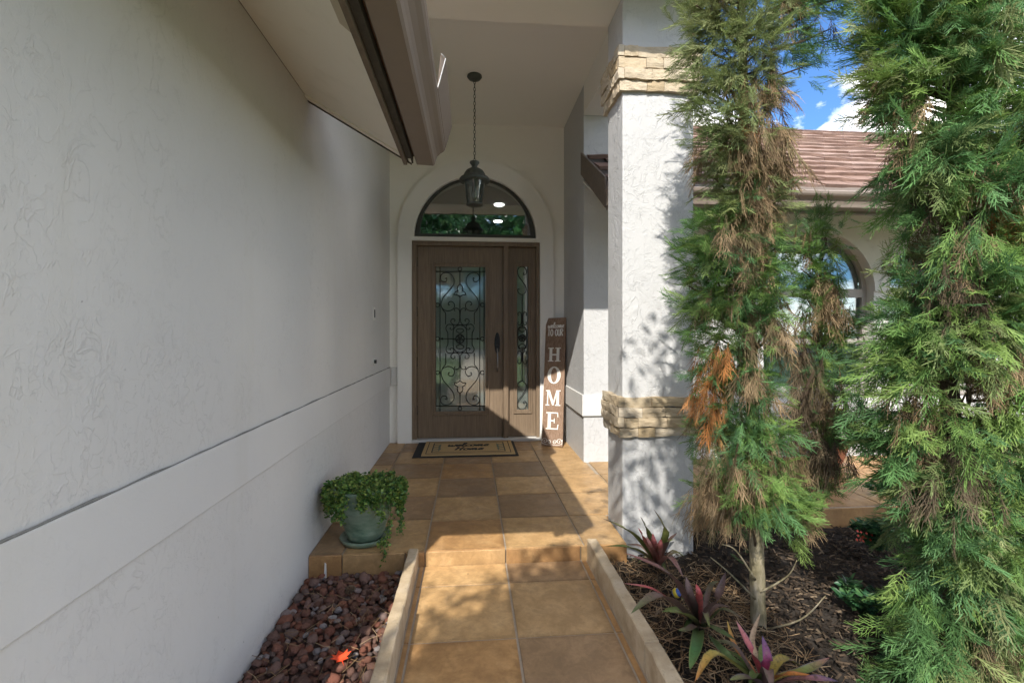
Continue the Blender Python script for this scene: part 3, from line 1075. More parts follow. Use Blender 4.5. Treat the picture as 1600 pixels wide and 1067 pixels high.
def stone(a, b, out_axis, seed):
    """one split-faced ledge stone: a box whose outer face is subdivided and roughened"""
    r = random.Random(seed)
    bm = bmesh.new()
    bmesh.ops.create_cube(bm, size=1.0)
    for v in bm.verts:
        v.co = Vector([a[i] + (v.co[i] + 0.5) * (b[i] - a[i]) for i in range(3)])
    L = max(b[0] - a[0], b[1] - a[1])
    bmesh.ops.subdivide_edges(bm, edges=[e for e in bm.edges if abs(e.calc_length() - L) < 1e-4], cuts=4)
    bmesh.ops.subdivide_edges(bm, edges=[e for e in bm.edges if abs(e.verts[0].co.z - e.verts[1].co.z) > 0.01], cuts=1)
    sgn, ax = out_axis
    face = b[ax] if sgn > 0 else a[ax]
    ph = r.uniform(0, 9)
    zm = (a[2] + b[2]) / 2
    for v in bm.verts:
        wv = math.sin(ph + 23 * (v.co.x + v.co.y)) * 0.0035
        if abs(v.co[ax] - face) < 1e-5:
            mid = abs(v.co.z - zm) < 0.01
            v.co[ax] += sgn * (r.uniform(-0.004, 0.004) + (0.002 if mid else 0.0))
        if abs(v.co.z - zm) > 0.01:
            v.co.z += wv + r.uniform(-0.0015, 0.0015)
    bmesh.ops.recalc_face_normals(bm, faces=bm.faces)
    me = bpy.data.meshes.new('stone')
    bm.to_mesh(me)
    bm.free()
    return link('stone', me, M['ledge_stone'], colr)


def stone_band(z0, z1, seed, flare=0.0):
    n = 4
    r = random.Random(seed)
    hh = (z1 - z0) / n
    for i in range(n):
        za, zb = z0 + i * hh + 0.0015, z0 + (i + 1) * hh - 0.0015
        pr = 0.027 + r.uniform(-0.006, 0.006) + flare * i
        # front run (faces -Y) wraps the left corner on odd courses
        xs = cx0 - (pr if i % 2 == 0 else 0.0)
        x = xs
        first = True
        while x < cx1 + pr - 0.01:
            wv = r.choice([0.10, 0.135, 0.17, 0.20]) * (0.8 if first else 1)
            x2 = min(x + wv, cx1 + pr)
            if cx1 + pr - x2 < 0.05:
                x2 = cx1 + pr
            stone((x + 0.001, cy0 - pr - r.uniform(-0.003, 0.004), za), (x2 - 0.001, cy0 - 0.0005, zb), (-1, 1), r.random())
            x = x2
            first = False
        ya = cy0 - (0.0 if i % 2 == 0 else pr)
        y = ya + (0.001 if i % 2 == 0 else 0)
        while y < cy1 + pr - 0.01:
            wv = r.choice([0.10, 0.14, 0.18])
            y2 = min(y + wv, cy1 + pr)
            if cy1 + pr - y2 < 0.05:
                y2 = cy1 + pr
            stone((cx0 - pr - r.uniform(-0.003, 0.004), y + 0.001, za), (cx0 - 0.0005, y2 - 0.001, zb), (-1, 0), r.random())
            y = y2
        y = cy0 + 0.001
        while y < cy1 + pr - 0.01:
            y2 = min(y + r.choice([0.12, 0.16]), cy1 + pr)
            if cy1 + pr - y2 < 0.05:
                y2 = cy1 + pr
            stone((cx1 + 0.0005, y + 0.001, za), (cx1 + pr, y2 - 0.001, zb), (1, 0), r.random())
            y = y2


stone_band(0.566, 0.793, 3)
stone_band(2.535, 2.785, 8, 0.004)

# ------------------------------------------------------------------ front door
DY = BWY + 0.045
fd = thing('front_door', 'brown panelled front door with iron scrollwork glass and matching sidelight', 'door', (0.06, DY, 0.04))


def dp(px, py, y=DY):
    v = on_y(px, py, y)
    return v.x, v.z


dbot = on_y(742, 683, DY).z
sill_z = dbot
L0, L1 = dl + 0.001, dr - 0.001
fr = MB()
m_l, m_r = dp(786, 500)[0], dp(794, 500)[0]
s_l = dp(652, 500)[0]
s_r = dp(837, 500)[0]
z_t = dp(742, 386)[1]
fr.prism([[(L0, sill_z), (s_l, sill_z), (s_l, z_t), (m_l, z_t), (m_l, sill_z), (m_r, sill_z), (m_r, z_t), (s_r, z_t), (s_r, sill_z), (L1, sill_z), (L1, dtop - 0.001), (L0, dtop - 0.001)]], mY, BWY - 0.012, BWY + 0.16)
fr.build('door_frame', M['door_wood'], fd, bevel=0.004)
MB().box((L0, BWY - 0.045, -0.002), (L1, BWY + 0.16, sill_z - 0.001)).build('threshold', M['trim_white'], fd, bevel=0.004)


def leaf_panel(name, x0, x1, z0, z1, hx0, hx1, hz0, hz1, y):
    o = MB().prism([[(x0, z0), (x1, z0), (x1, z1), (x0, z1)], [(hx0, hz0), (hx1, hz0), (hx1, hz1), (hx0, hz1)]], mY, y, y + 0.045).build(name, M['door_wood'], fd, bevel=0.002)
    # stepped moulding round the glass
    for (a_, b_, ya, yb) in ((0.028, 0.012, -0.014, 0.003), (0.011, -0.012, -0.006, 0.012)):
        o2 = [(hx0 - a_, hz0 - a_), (hx1 + a_, hz0 - a_), (hx1 + a_, hz1 + a_), (hx0 - a_, hz1 + a_)]
        i2 = [(hx0 - b_, hz0 - b_), (hx1 + b_, hz0 - b_), (hx1 + b_, hz1 + b_), (hx0 - b_, hz1 + b_)]
        MB().prism([o2, i2], mY, y + ya, y + yb).build('moulding', M['door_wood'], o, bevel=0.002)
    MB().box((hx0 - 0.02, y + 0.020, hz0 - 0.02), (hx1 + 0.02, y + 0.026, hz1 + 0.02)).build('pane', M['door_glass'], o)
    return o


gx0, gz1 = dp(679, 415)
gx1, gz0 = dp(760, 643)
door_leaf = leaf_panel('door_leaf', s_l + 0.003, m_l - 0.003, sill_z + 0.004, z_t - 0.003, gx0, gx1, gz0, gz1, DY - 0.02)
hx0, hz1 = dp(806, 415)
hx1, hz0 = dp(827, 641)
side_leaf = leaf_panel('sidelight', m_r + 0.002, s_r - 0.002, sill_z + 0.004, z_t - 0.003, hx0, hx1, hz0, hz1, DY - 0.012)

# wrought iron scrollwork in front of the glass, drawn from half patterns and mirrored
IY = DY - 0.012


def iron(parent, strokes, cxm, cym, org, sc, r=0.0042, my=True):
    mb = MB()
    for st, sym in strokes:
        variants = [(1, 1)]
        if 'x' in sym:
            variants.append((-1, 1))
        if 'y' in sym and my:
            variants += [(a_, -1) for a_, _ in list(variants)]
        path = smooth_path(st, 4) if len(st) > 2 else [Vector((*p, 0)) for p in st]
        for sx, sy in variants:
            pts = []
            for p in path:
                zx = cxm + sx * (p.x - cxm)
                zy = cym + sy * (p.y - cym)
                wx, wz = dp(org[0] + zx * sc, org[1] + zy * sc, IY)
                pts.append((wx, IY, wz))
            mb.tube(pts, r, 5)
    return mb.build('ironwork', M['iron'], parent, smooth=True)


def circ(x, y, r, n=14):
    return [(x + r * math.cos(2 * math.pi * k / n), y + r * math.sin(2 * math.pi * k / n)) for k in range(n + 1)]


big = [
    ([(282, 215), (282, 1555)], 'x'), ([(242, 215), (242, 1555)], 'x'), ([(238, 263), (700, 263)], 'y'),
    (circ(466, 240, 17), 'y'), (circ(259, 572, 17), 'xy'), (circ(259, 885, 17), 'x'),
    ([(330, 330), (343, 322), (340, 350), (318, 358), (295, 345), (287, 315), (300, 285), (335, 272), (375, 283), (405, 320), (410, 360), (395, 400), (350, 455), (310, 505),
      (292, 555), (295, 590), (315, 615), (350, 628), (385, 622), (410, 600), (415, 570), (400, 545), (375, 540), (358, 555), (360, 572), (372, 570)], 'xy'),
    ([(466, 258), (466, 380)], 'y'),
    ([(466, 380), (445, 400), (440, 430), (446, 440), (425, 450), (412, 476), (440, 478), (466, 497)], 'xy'),
    ([(466, 497), (466, 712)], 'y'),
    ([(422, 628), (412, 618), (418, 606), (438, 602), (456, 616), (463, 645), (464, 690)], 'xy'),
    ([(298, 600), (315, 628), (332, 648), (333, 700), (333, 752)], 'xy'),
    ([(464, 690), (456, 738), (430, 756), (400, 750), (382, 730), (386, 708), (406, 700), (420, 712), (414, 725)], 'xy'),
    ([(466, 757), (400, 756), (360, 752), (338, 775), (338, 802), (351, 824), (354, 845), (354, 886)], 'xy'),
    ([(404, 758), (408, 788), (388, 800), (372, 790), (382, 780)], 'xy'),
    ([(466, 757), (425, 772), (404, 812), (403, 886)], 'xy'),
    ([(466, 838), (452, 828), (430, 814), (442, 796), (466, 792)], 'xy'),
    (circ(466, 886, 40, 18), ''),
    ([(282, 885), (426, 885)], 'x'), ([(292, 885), (302, 878), (312, 885), (302, 892), (292, 885)], 'x'),
]
for k in range(5):
    a_ = math.pi / 2 + k * 2 * math.pi / 5
    big.append((circ(466 + 20 * math.cos(a_), 886 - 20 * math.sin(a_), 18, 10), ''))
iron(door_leaf, big, 466, 885, (640, 380), 160 / 948)
sm = [
    ([(122, 142), (118, 150), (128, 154), (135, 140), (124, 118), (104, 116), (90, 132), (94, 160), (113, 186), (131, 214), (131, 238), (112, 252), (94, 242), (90, 226), (100, 226)], 'y'),
    ([(113, 254), (113, 410)], 'y'),
    ([(93, 356), (92, 342), (103, 338), (109, 352), (110, 385), (103, 400), (92, 396), (94, 384)], 'xy'),
    ([(113, 405), (96, 415), (91, 440), (91, 464)], 'xy'),
    ([(113, 436), (100, 428), (98, 416), (113, 414)], 'xy'),
    (circ(113, 464, 17, 14), ''),
    ([(84, 112), (84, 816)], 'x'),
]
for k in range(5):
    a_ = math.pi / 2 + k * 2 * math.pi / 5
    sm.append((circ(113 + 8 * math.cos(a_), 464 - 8 * math.sin(a_), 7.5, 8), ''))
iron(side_leaf, sm, 113, 464, (780, 380), 140 / 439)

# handle set and hinges
hxc, hzc = dp(777, 540, DY - 0.03)
hs = MB()
pl = []
for k in range(24):
    a_ = 2 * math.pi * k / 24
    pl.append((hxc + 0.030 * math.cos(a_), dp(777, 536)[1] + 0.115 * math.sin(a_)))
h_o = hs.prism([pl], mY, DY - 0.036, DY - 0.0205).build('handle_plate', M['handle_metal'], door_leaf, bevel=0.005)
MB().tube(smooth_path([(hxc, DY - 0.035, dp(0, 546)[1]), (hxc, DY - 0.075, dp(0, 556)[1]), (hxc, DY - 0.085, dp(0, 570)[1]), (hxc, DY - 0.070, dp(0, 580)[1]), (hxc, DY - 0.03, dp(0, 584)[1])], 5), 0.0085, 8).build('pull', M['brushed'], door_leaf, smooth=True)
MB().lathe([(0.016, 0), (0.016, 0.012), (0.008, 0.018)], 14).build('lock_foot', M['handle_metal'], door_leaf, smooth=False).matrix_local = Matrix.Translation((hxc - fd.location.x, DY - 0.022 - fd.location.y, dp(0, 584)[1] - fd.location.z)) @ Matrix.Rotation(math.pi / 2, 4, 'X')
bpy.data.objects['lock_foot'].matrix_parent_inverse = Matrix.Identity(4)
MB().tube([(hxc - 0.012, DY - 0.038, dp(0, 540)[1]), (hxc + 0.012, DY - 0.038, dp(0, 540)[1])], 0.006, 6).build('thumb_latch', M['handle_metal'], door_leaf)
for py in (410, 487, 565, 640):
    z = dp(652, py)[1]
    MB().tube([(s_l - 0.002, DY - 0.026, z - 0.05), (s_l - 0.002, DY - 0.026, z + 0.05)], 0.0075, 8).build('hinge', M['iron'], door_leaf)

# transom
tw = thing('transom_window', 'half round transom window with dark frame above the front door', 'window', (icx, DY, zspr))
R1, R2 = iR - 0.002, iR - 0.055


def half(r, z0, n=32):
    return [(icx + r * math.cos(math.pi * k / n), z0 + r * math.sin(math.pi * k / n)) for k in range(n + 1)]


MB().prism([half(R1, zspr + 0.001), half(R2, zspr + 0.042)], mY, BWY + 0.005, BWY + 0.07).build('frame', M['frame_dark'], tw, bevel=0.003)
MB().prism([half(R2 + 0.01, zspr + 0.036)], mY, BWY + 0.030, BWY + 0.036).build('pane', M['transom_glass'], tw)

# the hall behind the door, with two ceiling lights seen through the transom
hall = thing('entry_hall', 'dim entry hall behind the door glass', 'room', (0.1, 7.2, 0))
hm = MB()
hm.box((-1.6, 9.3, 0.0), (2.6, 9.4, 3.3)).box((-1.7, 5.46, 0.0), (-1.6, 9.4, 3.3)).box((2.6, 5.46, 0.0), (2.7, 9.4, 3.3))
hm.build('room_wall', M['room_wall'], hall)
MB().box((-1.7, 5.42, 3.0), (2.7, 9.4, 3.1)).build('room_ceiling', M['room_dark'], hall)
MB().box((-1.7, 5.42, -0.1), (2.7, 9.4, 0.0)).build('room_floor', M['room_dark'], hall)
for (px, py) in ((780, 321), (778, 347)):
    v = on_z(px, py, 2.985)
    MB().lathe([(0.07, 0), (0.075, 0.012)], 20, (v.x, min(v.y, 9.2), 2.986)).build('ceiling_light', M['can_light'], hall)

# ------------------------------------------------------------------ hanging lantern
lt = at_t(741.5, 118, 4.15)
LX, LY = lt.x, lt.y
s_ = 4.15 / FPX


def lz(py):
    return CAMZ + (517 - py) * s_


lan = thing('hanging_lantern', 'weathered bronze lantern with clear glass hanging on a chain from the ceiling', 'lantern', (LX, LY, lz(320)))
MB().lathe([(0.062, 0), (0.064, -0.012), (0.05, -0.03), (0.02, -0.042), (0.012, -0.05)][::-1], 24, (LX, LY, 3.359)).build('ceiling_canopy', M['verdigris'], lan, smooth=True)
cl = MB()
lk = []
for k in range(16):
    a_ = 2 * math.pi * k / 16
    lk.append((0.0085 * math.cos(a_), 0, 0.018 * math.sin(a_)))
clm = MB().tube(lk, 0.0027, 5, closed=True)
cme = bpy.data.meshes.new('chain_link')
cme.from_pydata(clm.v, [], clm.f)
cme.materials.append(M['verdigris'])
z = 3.303
ztop = lz(253)
k = 0
while z > ztop - 0.005:
    o = bpy.data.objects.new('chain_link', cme)
    COL.objects.link(o)
    o.location = (LX, LY, z)
    o.rotation_euler = (0, 0, (k % 2) * math.pi / 2 + 0.4)
    o.parent = lan
    o.matrix_parent_inverse = Matrix.Translation(-lan.location)
    z -= 0.0305
    k += 1
MB().lathe([(0.040, lz(264)), (0.022, lz(261)), (0.026, lz(259)), (0.042, lz(255)), (0.040, lz(253)), (0.012, lz(251.5))], 20, (LX, LY, 0)).build('finial', M['verdigris'], lan, smooth=True)
MB().lathe([(0.128, lz(284.5)), (0.132, lz(281)), (0.120, lz(278)), (0.098, lz(276)), (0.090, lz(272)), (0.072, lz(267)), (0.040, lz(263.5)), (0.02, lz(263))], 28, (LX, LY, 0)).build('hood', M['verdigris'], lan, smooth=True)
MB().lathe([(0.064, lz(319)), (0.066, lz(317)), (0.092, lz(283))], 24, (LX, LY, 0), cap=False).build('glass_shade', M['lamp_glass'], lan, smooth=True)
cg = MB()
for k in range(6):
    a_ = k * math.pi / 3 + 0.5
    cg.tube([(LX + 0.068 * math.cos(a_), LY + 0.068 * math.sin(a_), lz(320)), (LX + 0.095 * math.cos(a_), LY + 0.095 * math.sin(a_), lz(283))], 0.0035, 5)
cg.build('cage', M['verdigris'], lan)
MB().lathe([(0.058, lz(322)), (0.072, lz(321)), (0.072, lz(318.5)), (0.06, lz(318))], 24, (LX, LY, 0)).build('base_ring', M['verdigris'], lan, smooth=True)
MB().lathe([(0.014, lz(285)), (0.014, lz(292)), (0.03, lz(300)), (0.026, lz(308)), (0.006, lz(313))][::-1], 14, (LX, LY, 0)).build('bulb', M['lamp_glass'], lan, smooth=True)

# ------------------------------------------------------------------ writing
GLY = {
    'w': ([[(0, 1), (.08, .3), (.22, 0), (.38, .25), (.45, .8), (.5, .25), (.66, 0), (.84, .3), (.9, 1), (1.0, .85)]], 1.0),
    'e': ([[(-.05, .3), (.3, .5), (.5, .8), (.35, 1), (.1, .75), (.08, .25), (.3, 0), (.6, .25)]], .6),
    'l': ([[(-.02, .2), (.25, 1.1), (.32, 1.8), (.2, 1.95), (.1, 1.5), (.12, .4), (.28, 0), (.45, .2)]], .45),
    'c': ([[(.5, .85), (.3, 1), (.06, .65), (.1, .15), (.32, 0), (.6, .25)]], .6),
    'o': ([[(.35, 1), (.08, .75), (.1, .2), (.32, 0), (.55, .25), (.55, .75), (.35, 1), (.5, .85), (.7, .9)]], .7),
    'm': ([[(0, .9), (.08, .6), (.08, 0), (.14, .7), (.3, 1), (.4, .7), (.4, 0), (.46, .7), (.62, 1), (.72, .7), (.74, .15), (.86, 0), (1.0, .2)]], 1.0),
    'h': ([[(.1, 1.9), (.05, 1.0), (.05, 0), (.12, .6), (.35, .95), (.5, .7), (.5, .1), (.7, .15)]], .7),
    'H': ([[(0, 1.5), (.12, 1.75), (.1, .9), (.05, 0)], [(.75, 1.8), (.66, 1.0), (.62, .15), (.8, 0)], [(-.05, .75), (.35, .95), (.75, .9)]], .9),
    'T': ([[(0, 1.8), (.7, 1.8)], [(.35, 1.8), (.35, 0)]], .8),
    'O': ([[(.35, 1.8), (.05, 1.3), (.05, .5), (.35, 0), (.65, .5), (.65, 1.3), (.35, 1.8)]], .8),
    'U': ([[(0, 1.8), (0, .5), (.3, 0), (.6, .5), (.6, 1.8)]], .75),
    'R': ([[(0, 0), (0, 1.8)], [(0, 1.8), (.5, 1.7), (.55, 1.2), (.0, .95)], [(.2, .95), (.6, 0)]], .75),
    ' ': ([], .45),
}


def strokes(text, mp, w, h, thick, lean=0.0, sp=0.06):
    """pen strokes as thin raised ribbons; mp(u, v, lift) maps the writing plane to 3D; u centred"""
    tot = sum(GLY[ch][1] + sp for ch in text) - sp
    s = w / tot
    mb = MB()
    u = -w / 2
    for ch in text:
        st, adv = GLY[ch]
        for q in st:
            P = smooth_path(q, 4) if len(q) > 2 else [Vector((*p, 0)) for p in q]
            pts = [Vector((u + p.x * s + lean * p.y * h, p.y * h, 0)) for p in P]
            ribbon(mb, pts, mp, thick)
        u += (adv + sp) * s
    return mb


def ribbon(mb, pts, mp, thick, lift=0.0015):
    vs = []
    m = len(pts)
    for i, p in enumerate(pts):
        t = pts[min(i + 1, m - 1)] - pts[max(i - 1, 0)]
        if t.length < 1e-9:
            t = Vector((1, 0, 0))
        t.normalize()
        nrm = Vector((-t.y, t.x, 0))
        th = thick * (0.65 + 0.55 * abs(t.y))
        for sg_ in (1, -1):
            q = p + nrm * (sg_ * th / 2)
            vs.append(mp(q.x, q.y, lift + 0.00001 * i))
        for sg_ in (1, -1):
            q = p + nrm * (sg_ * th / 2)
            vs.append(mp(q.x, q.y, 0.0))
    fs = []
    for i in range(m - 1):
        k = i * 4
        fs += [(k, k + 1, k + 5, k + 4), (k, k + 4, k + 6, k + 2), (k + 1, k + 3, k + 7, k + 5)]
    mb.add(vs, fs)


# ------------------------------------------------------------------ door mat
mat_root = thing('underlay_mat', 'black rubber mat lying under the coir welcome mat', 'mat', (-0.04, 4.80, 0.0))
MB().box((-0.535, 4.50, 0.001), (0.452, 5.095, 0.009)).build('mat_base', M['black_rubber'], mat_root, bevel=0.002)
cm = thing('coir_mat', 'tan coir doormat with black welcome home lettering on the black mat', 'doormat', (-0.02, 4.80, 0.009))
MX0, MX1, MY0, MY1 = -0.455, 0.422, 4.525, 5.075
MB().box((MX0, MY0, 0.0095), (MX1, MY1, 0.022)).build('mat_base', M['coir'], cm, bevel=0.003)
mcx, mcy = (MX0 + MX1) / 2, (MY0 + MY1) / 2
mpm = lambda u, v, l: (mcx + u, mcy + v, 0.0222 + l)
for (ins, wd) in ((0.035, 0.007), (0.085, 0.010)):
    bd = MB()
    hx, hy = (MX1 - MX0) / 2 - ins, (MY1 - MY0) / 2 - ins
    o_ = [(-hx, -hy), (hx, -hy), (hx, hy), (-hx, hy)]
    i_ = [(-hx + wd, -hy + wd), (hx - wd, -hy + wd), (hx - wd, hy - wd), (-hx + wd, hy - wd)]
    bd.prism([o_, i_], lambda a_, b_, d_: mpm(a_, b_, d_), 0, 0.001)
    bd.build('printed_border', M['black_paint'], cm)
strokes('welcome', lambda u, v, l: mpm(u - 0.01, v + 0.035, l), 0.40, 0.075, 0.017, 0.25).build('lettering', M['black_paint'], cm)
strokes('Home', lambda u, v, l: mpm(u, v - 0.115, l), 0.27, 0.068, 0.017, 0.25).build('lettering', M['black_paint'], cm)
for sgn in (-1, 1):
    sp = MB()
    for k in range(7):
        a_ = math.radians(60 + 35 * (1 if k % 2 else -1) + RNG.uniform(-10, 10))
        bx, by = sgn * 0.285, -0.13 + k * 0.035
        P = [Vector((bx + sgn * -math.cos(a_) * t_ * 0.075 * (1 if k % 2 else -1), by + math.sin(a_) * t_ * 0.06, 0)) for t_ in (0, .3, .6, 1)]
        ribbon(sp, P, mpm, 0.018)
    ribbon(sp, [Vector((sgn * 0.285, -0.15, 0)), Vector((sgn * 0.288, 0, 0)), Vector((sgn * 0.28, 0.13, 0))], mpm, 0.007)
    sp.build('printed_sprig', M['sage_paint'], cm)

# ------------------------------------------------------------------ leaning welcome sign
bl = on_z(845, 696, 0.0)
br = on_z(879.5, 699.5, 0.0)
tl = on_y(853.5, 496.5, BWY - 0.080)
tr_ = on_y(884, 496.5, BWY - 0.080)
ux = (br - bl).normalized()
wS = 0.5 * ((br - bl).length + (tr_ - tl).length)
c0 = (bl + br) / 2
c1 = (tl + tr_) / 2
up = (c1 - c0)
hS = up.length
up.normalize()
ux = (ux - up * ux.dot(up)).normalized()
nS = ux.cross(up)        # towards the camera side
if nS.y > 0:
    nS = -nS
sg_root = thing('welcome_sign', 'tall brown plank sign reading welcome to our home leaning by the door', 'sign', c0)


def mS(u, v, l):
    return c0 + ux * u + up * v + nS * l


bd = MB()
q = [mS(u, v, l) for l in (0, -0.020) for (u, v) in ((-wS / 2, 0.004), (wS / 2, 0.004), (wS / 2, hS), (-wS / 2, hS))]
bd.add(q, [(0, 1, 2, 3), (4, 7, 6, 5), (0, 4, 5, 1), (1, 5, 6, 2), (2, 6, 7, 3), (3, 7, 4, 0)])
bd.build('board', M['sign_wood'], sg_root, bevel=0.002)


def rects(rs, u0, v0, w, h, name):
    mb = MB()
    for i, poly in enumerate(rs):
        pts = [(u0 + a_ * w, v0 + b_ * h) for a_, b_ in poly]
        mb.prism([pts], lambda a_, b_, d_: mS(a_, b_, d_), 0.0003, 0.0030 + 0.00015 * i)
    return mb.build(name, M['white_paint'], sg_root)


def R_(a, b, c, d):
    return [(a, b), (c, b), (c, d), (a, d)]


LET = {
    'H': [R_(-.36, 0, -.16, 1), R_(.16, 0, .36, 1), R_(-.16, .44, .16, .54), R_(-.46, 0, -.06, .07), R_(.06, 0, .46, .07), R_(-.46, .93, -.06, 1), R_(.06, .93, .46, 1)],
    'M': [R_(-.42, 0, -.34, 1), R_(.26, 0, .44, 1), [(-.44, 1), (-.24, 1), (.06, .2), (-.04, .02)], [(-.04, .02), (.06, .02), (.34, 1), (.24, 1)], R_(-.52, 0, -.24, .07), R_(.16, 0, .54, .07), R_(-.52, .93, -.3, 1), R_(.3, .93, .54, 1)],
    'E': [R_(-.32, 0, -.10, 1), R_(-.44, 0, .42, .07), R_(-.44, .93, .40, 1), R_(-.10, .46, .16, .54), R_(.12, .36, .18, .64), [(.34, .0), (.42, .0), (.46, .30), (.40, .30)], [(.34, 1), (.40, 1), (.43, .72), (.37, .72)]],
}
# heights along the board, taken from where the letters stand on it
for ch, ya, yb in (('H', 545, 567), ('O', 575, 602), ('M', 612, 636), ('E', 646, 672)):
    fa = 1 - (yb - 496.5) / (698 - 496.5)
    fb = 1 - (ya - 496.5) / (698 - 496.5)
    v0, hh = fa * hS, (fb - fa) * hS
    ww = 0.150
    if ch == 'O':
        mb = MB()
        o_ = [(0.072 * math.cos(2 * math.pi * k / 28), v0 + hh / 2 + hh / 2 * math.sin(2 * math.pi * k / 28)) for k in range(28)]
        i_ = [(0.034 * math.cos(2 * math.pi * k / 28), v0 + hh / 2 + hh * 0.43 * math.sin(2 * math.pi * k / 28)) for k in range(28)]
        mb.prism([o_, i_], lambda a_, b_, d_: mS(a_, b_, d_), 0.0003, 0.003)
        mb.build('letter', M['white_paint'], sg_root)
    else:
        rects(LET[ch], -0.004, v0, ww, hh, 'letter')
vv = lambda py: (1 - (py - 496.5) / (698 - 496.5)) * hS
strokes('welcome', lambda u, v, l: mS(u, v + vv(513), l), 0.175, 0.030, 0.0075, 0.2).build('lettering', M['white_paint'], sg_root)
strokes('TO OUR', lambda u, v, l: mS(u, v + vv(526), l), 0.170, 0.040, 0.0085, 0.0, 0.10).build('lettering', M['white_paint'], sg_root)
orn = MB()
for sgn in (-1, 1):
    for (cxx, cyy, r0) in ((0.075, 0.055, 0.030), (0.030, 0.045, 0.024)):
        P = [Vector((sgn * (cxx + r0 * (1 - k / 16) * math.cos(k * 0.6)), cyy + r0 * (1 - k / 16) * math.sin(k * 0.6), 0)) for k in range(15)]
        ribbon(orn, P, mS, 0.006)
    ribbon(orn, [Vector((sgn * 0.005, 0.02, 0)), Vector((sgn * 0.05, 0.018, 0)), Vector((sgn * 0.105, 0.03, 0)), Vector((sgn * 0.11, 0.075, 0))], mS, 0.006)
orn.build('scroll_ornament', M['white_paint'], sg_root)

# small fittings on the left wall
v = on_x(584, 490, LWX)
db = thing('switch_plate', 'narrow pale switch plate on the left stucco wall near the door', 'switch', v)
MB().box((LWX + 0.0005, v.y - 0.04, v.z - 0.058), (LWX + 0.007, v.y + 0.04, v.z + 0.058)).build('plate', M['plate'], db, bevel=0.002)
MB().box((LWX + 0.007, v.y - 0.017, v.z - 0.034), (LWX + 0.011, v.y + 0.017, v.z + 0.034)).build('rocker', M['dark_plastic'], db)
v = on_x(583, 565, LWX)
dh = thing('wall_fitting', 'small dark round fitting with pale collar low on the left stucco wall', 'wall fitting', v)
MB().tube([(LWX + 0.0005, v.y, v.z), (LWX + 0.010, v.y, v.z)], 0.030, 14).build('collar', M['plate'], dh)
MB().tube([(LWX + 0.010, v.y, v.z), (LWX + 0.030, v.y, v.z)], 0.016, 12).build('knob', M['dark_plastic'], dh)


# ------------------------------------------------------------------ array meshes for foliage and litter
def arr_mesh(name, V, Q, mat, hue=None, parent=None, smooth=False):
    me = bpy.data.meshes.new(name)
    V = np.ascontiguousarray(V, dtype=np.float32)
    Q = np.ascontiguousarray(Q, dtype=np.int32)
    me.vertices.add(len(V))
    me.vertices.foreach_set('co', V.ravel())
    me.loops.add(Q.size)
    me.loops.foreach_set('vertex_index', Q.ravel())
    me.polygons.add(len(Q))
    me.polygons.foreach_set('loop_start', np.arange(0, Q.size, Q.shape[1], dtype=np.int32))
    if hue is not None:
        at = me.attributes.new('hue', 'FLOAT_COLOR', 'POINT')
        c4 = np.ones((len(V), 4), dtype=np.float32)
        c4[:, :3] = hue
        at.data.foreach_set('color', c4.ravel())
    me.update(calc_edges=True)
    return link(name, me, mat, parent, smooth)


def cord(V, Q, p, ang, L, bend, w, nseg, roll, lift=0.0):
    """a flat tapering cord in the spray plane (x along the spray, y across)"""
    pts = []
    a = ang
    x, y, z = p
    pts.append((x, y, z))
    for i in range(nseg):
        x += math.cos(a) * L / nseg
        y += math.sin(a) * L / nseg
        z += lift * L / nseg
        a += bend / nseg
        pts.append((x, y, z))
    o = len(V)
    for i, (x, y, z) in enumerate(pts):
        wi = w * (1 - 0.55 * i / nseg) * 0.5
        nx, ny = -math.sin(ang + bend * i / nseg), math.cos(ang + bend * i / nseg)
        cr, sr = math.cos(roll) * wi, math.sin(roll) * wi
        V.append((x + nx * cr, y + ny * cr, z + sr))
        V.append((x - nx * cr, y - ny * cr, z - sr))
    for i in range(nseg):
        k = o + 2 * i
        Q.append((k, k + 1, k + 3, k + 2))
    return pts


def spray(seed, lat=7, sub=2, w=0.030, spread=0.75, fan=0.42, droopy=0.0):
    r = random.Random(seed)
    V, Q = [], []
    main = cord(V, Q, (0, 0, 0), 0, 1.0, r.uniform(-0.5, 0.5), w * 1.1, 4, r.uniform(-0.6, 0.6), -droopy)
    for k in range(lat):
        s = 0.08 + 0.85 * k / lat
        i = s * 4
        j = int(i)
        f = i - j
        a0, b0 = main[j], main[j + 1]
        p = tuple(a0[q] + (b0[q] - a0[q]) * f for q in range(3))
        for sd in (1, -1):
            L = fan * (1 - 0.45 * s) * r.uniform(0.75, 1.25)
            an = sd * spread * r.uniform(0.75, 1.15)
            pts = cord(V, Q, p, an, L, -sd * r.uniform(0.2, 0.7), w * 0.95, 2, r.uniform(-0.9, 0.9), r.uniform(-0.25, 0.15) - droopy)
            for m in range(sub):
                q = pts[1] if m else tuple((pts[0][x] + pts[1][x]) / 2 for x in range(3))
                cord(V, Q, q, an * 0.6 + (0.55 if (m + k) % 2 else -0.45), L * r.uniform(0.35, 0.6), 0, w * 0.8, 1, r.uniform(-0.9, 0.9), r.uniform(-0.3, 0.2))
    return np.array(V), np.array(Q)


SPR_GREEN = [spray(i, 7 + i % 4, 2, 0.024, 0.48 + 0.04 * (i % 5), 0.40 + 0.05 * (i % 4), 0.12 * (i % 4)) for i in range(10)]
SPR_DEAD = [spray(50 + i, 8, 1, 0.020, 0.42, 0.60) for i in range(5)]


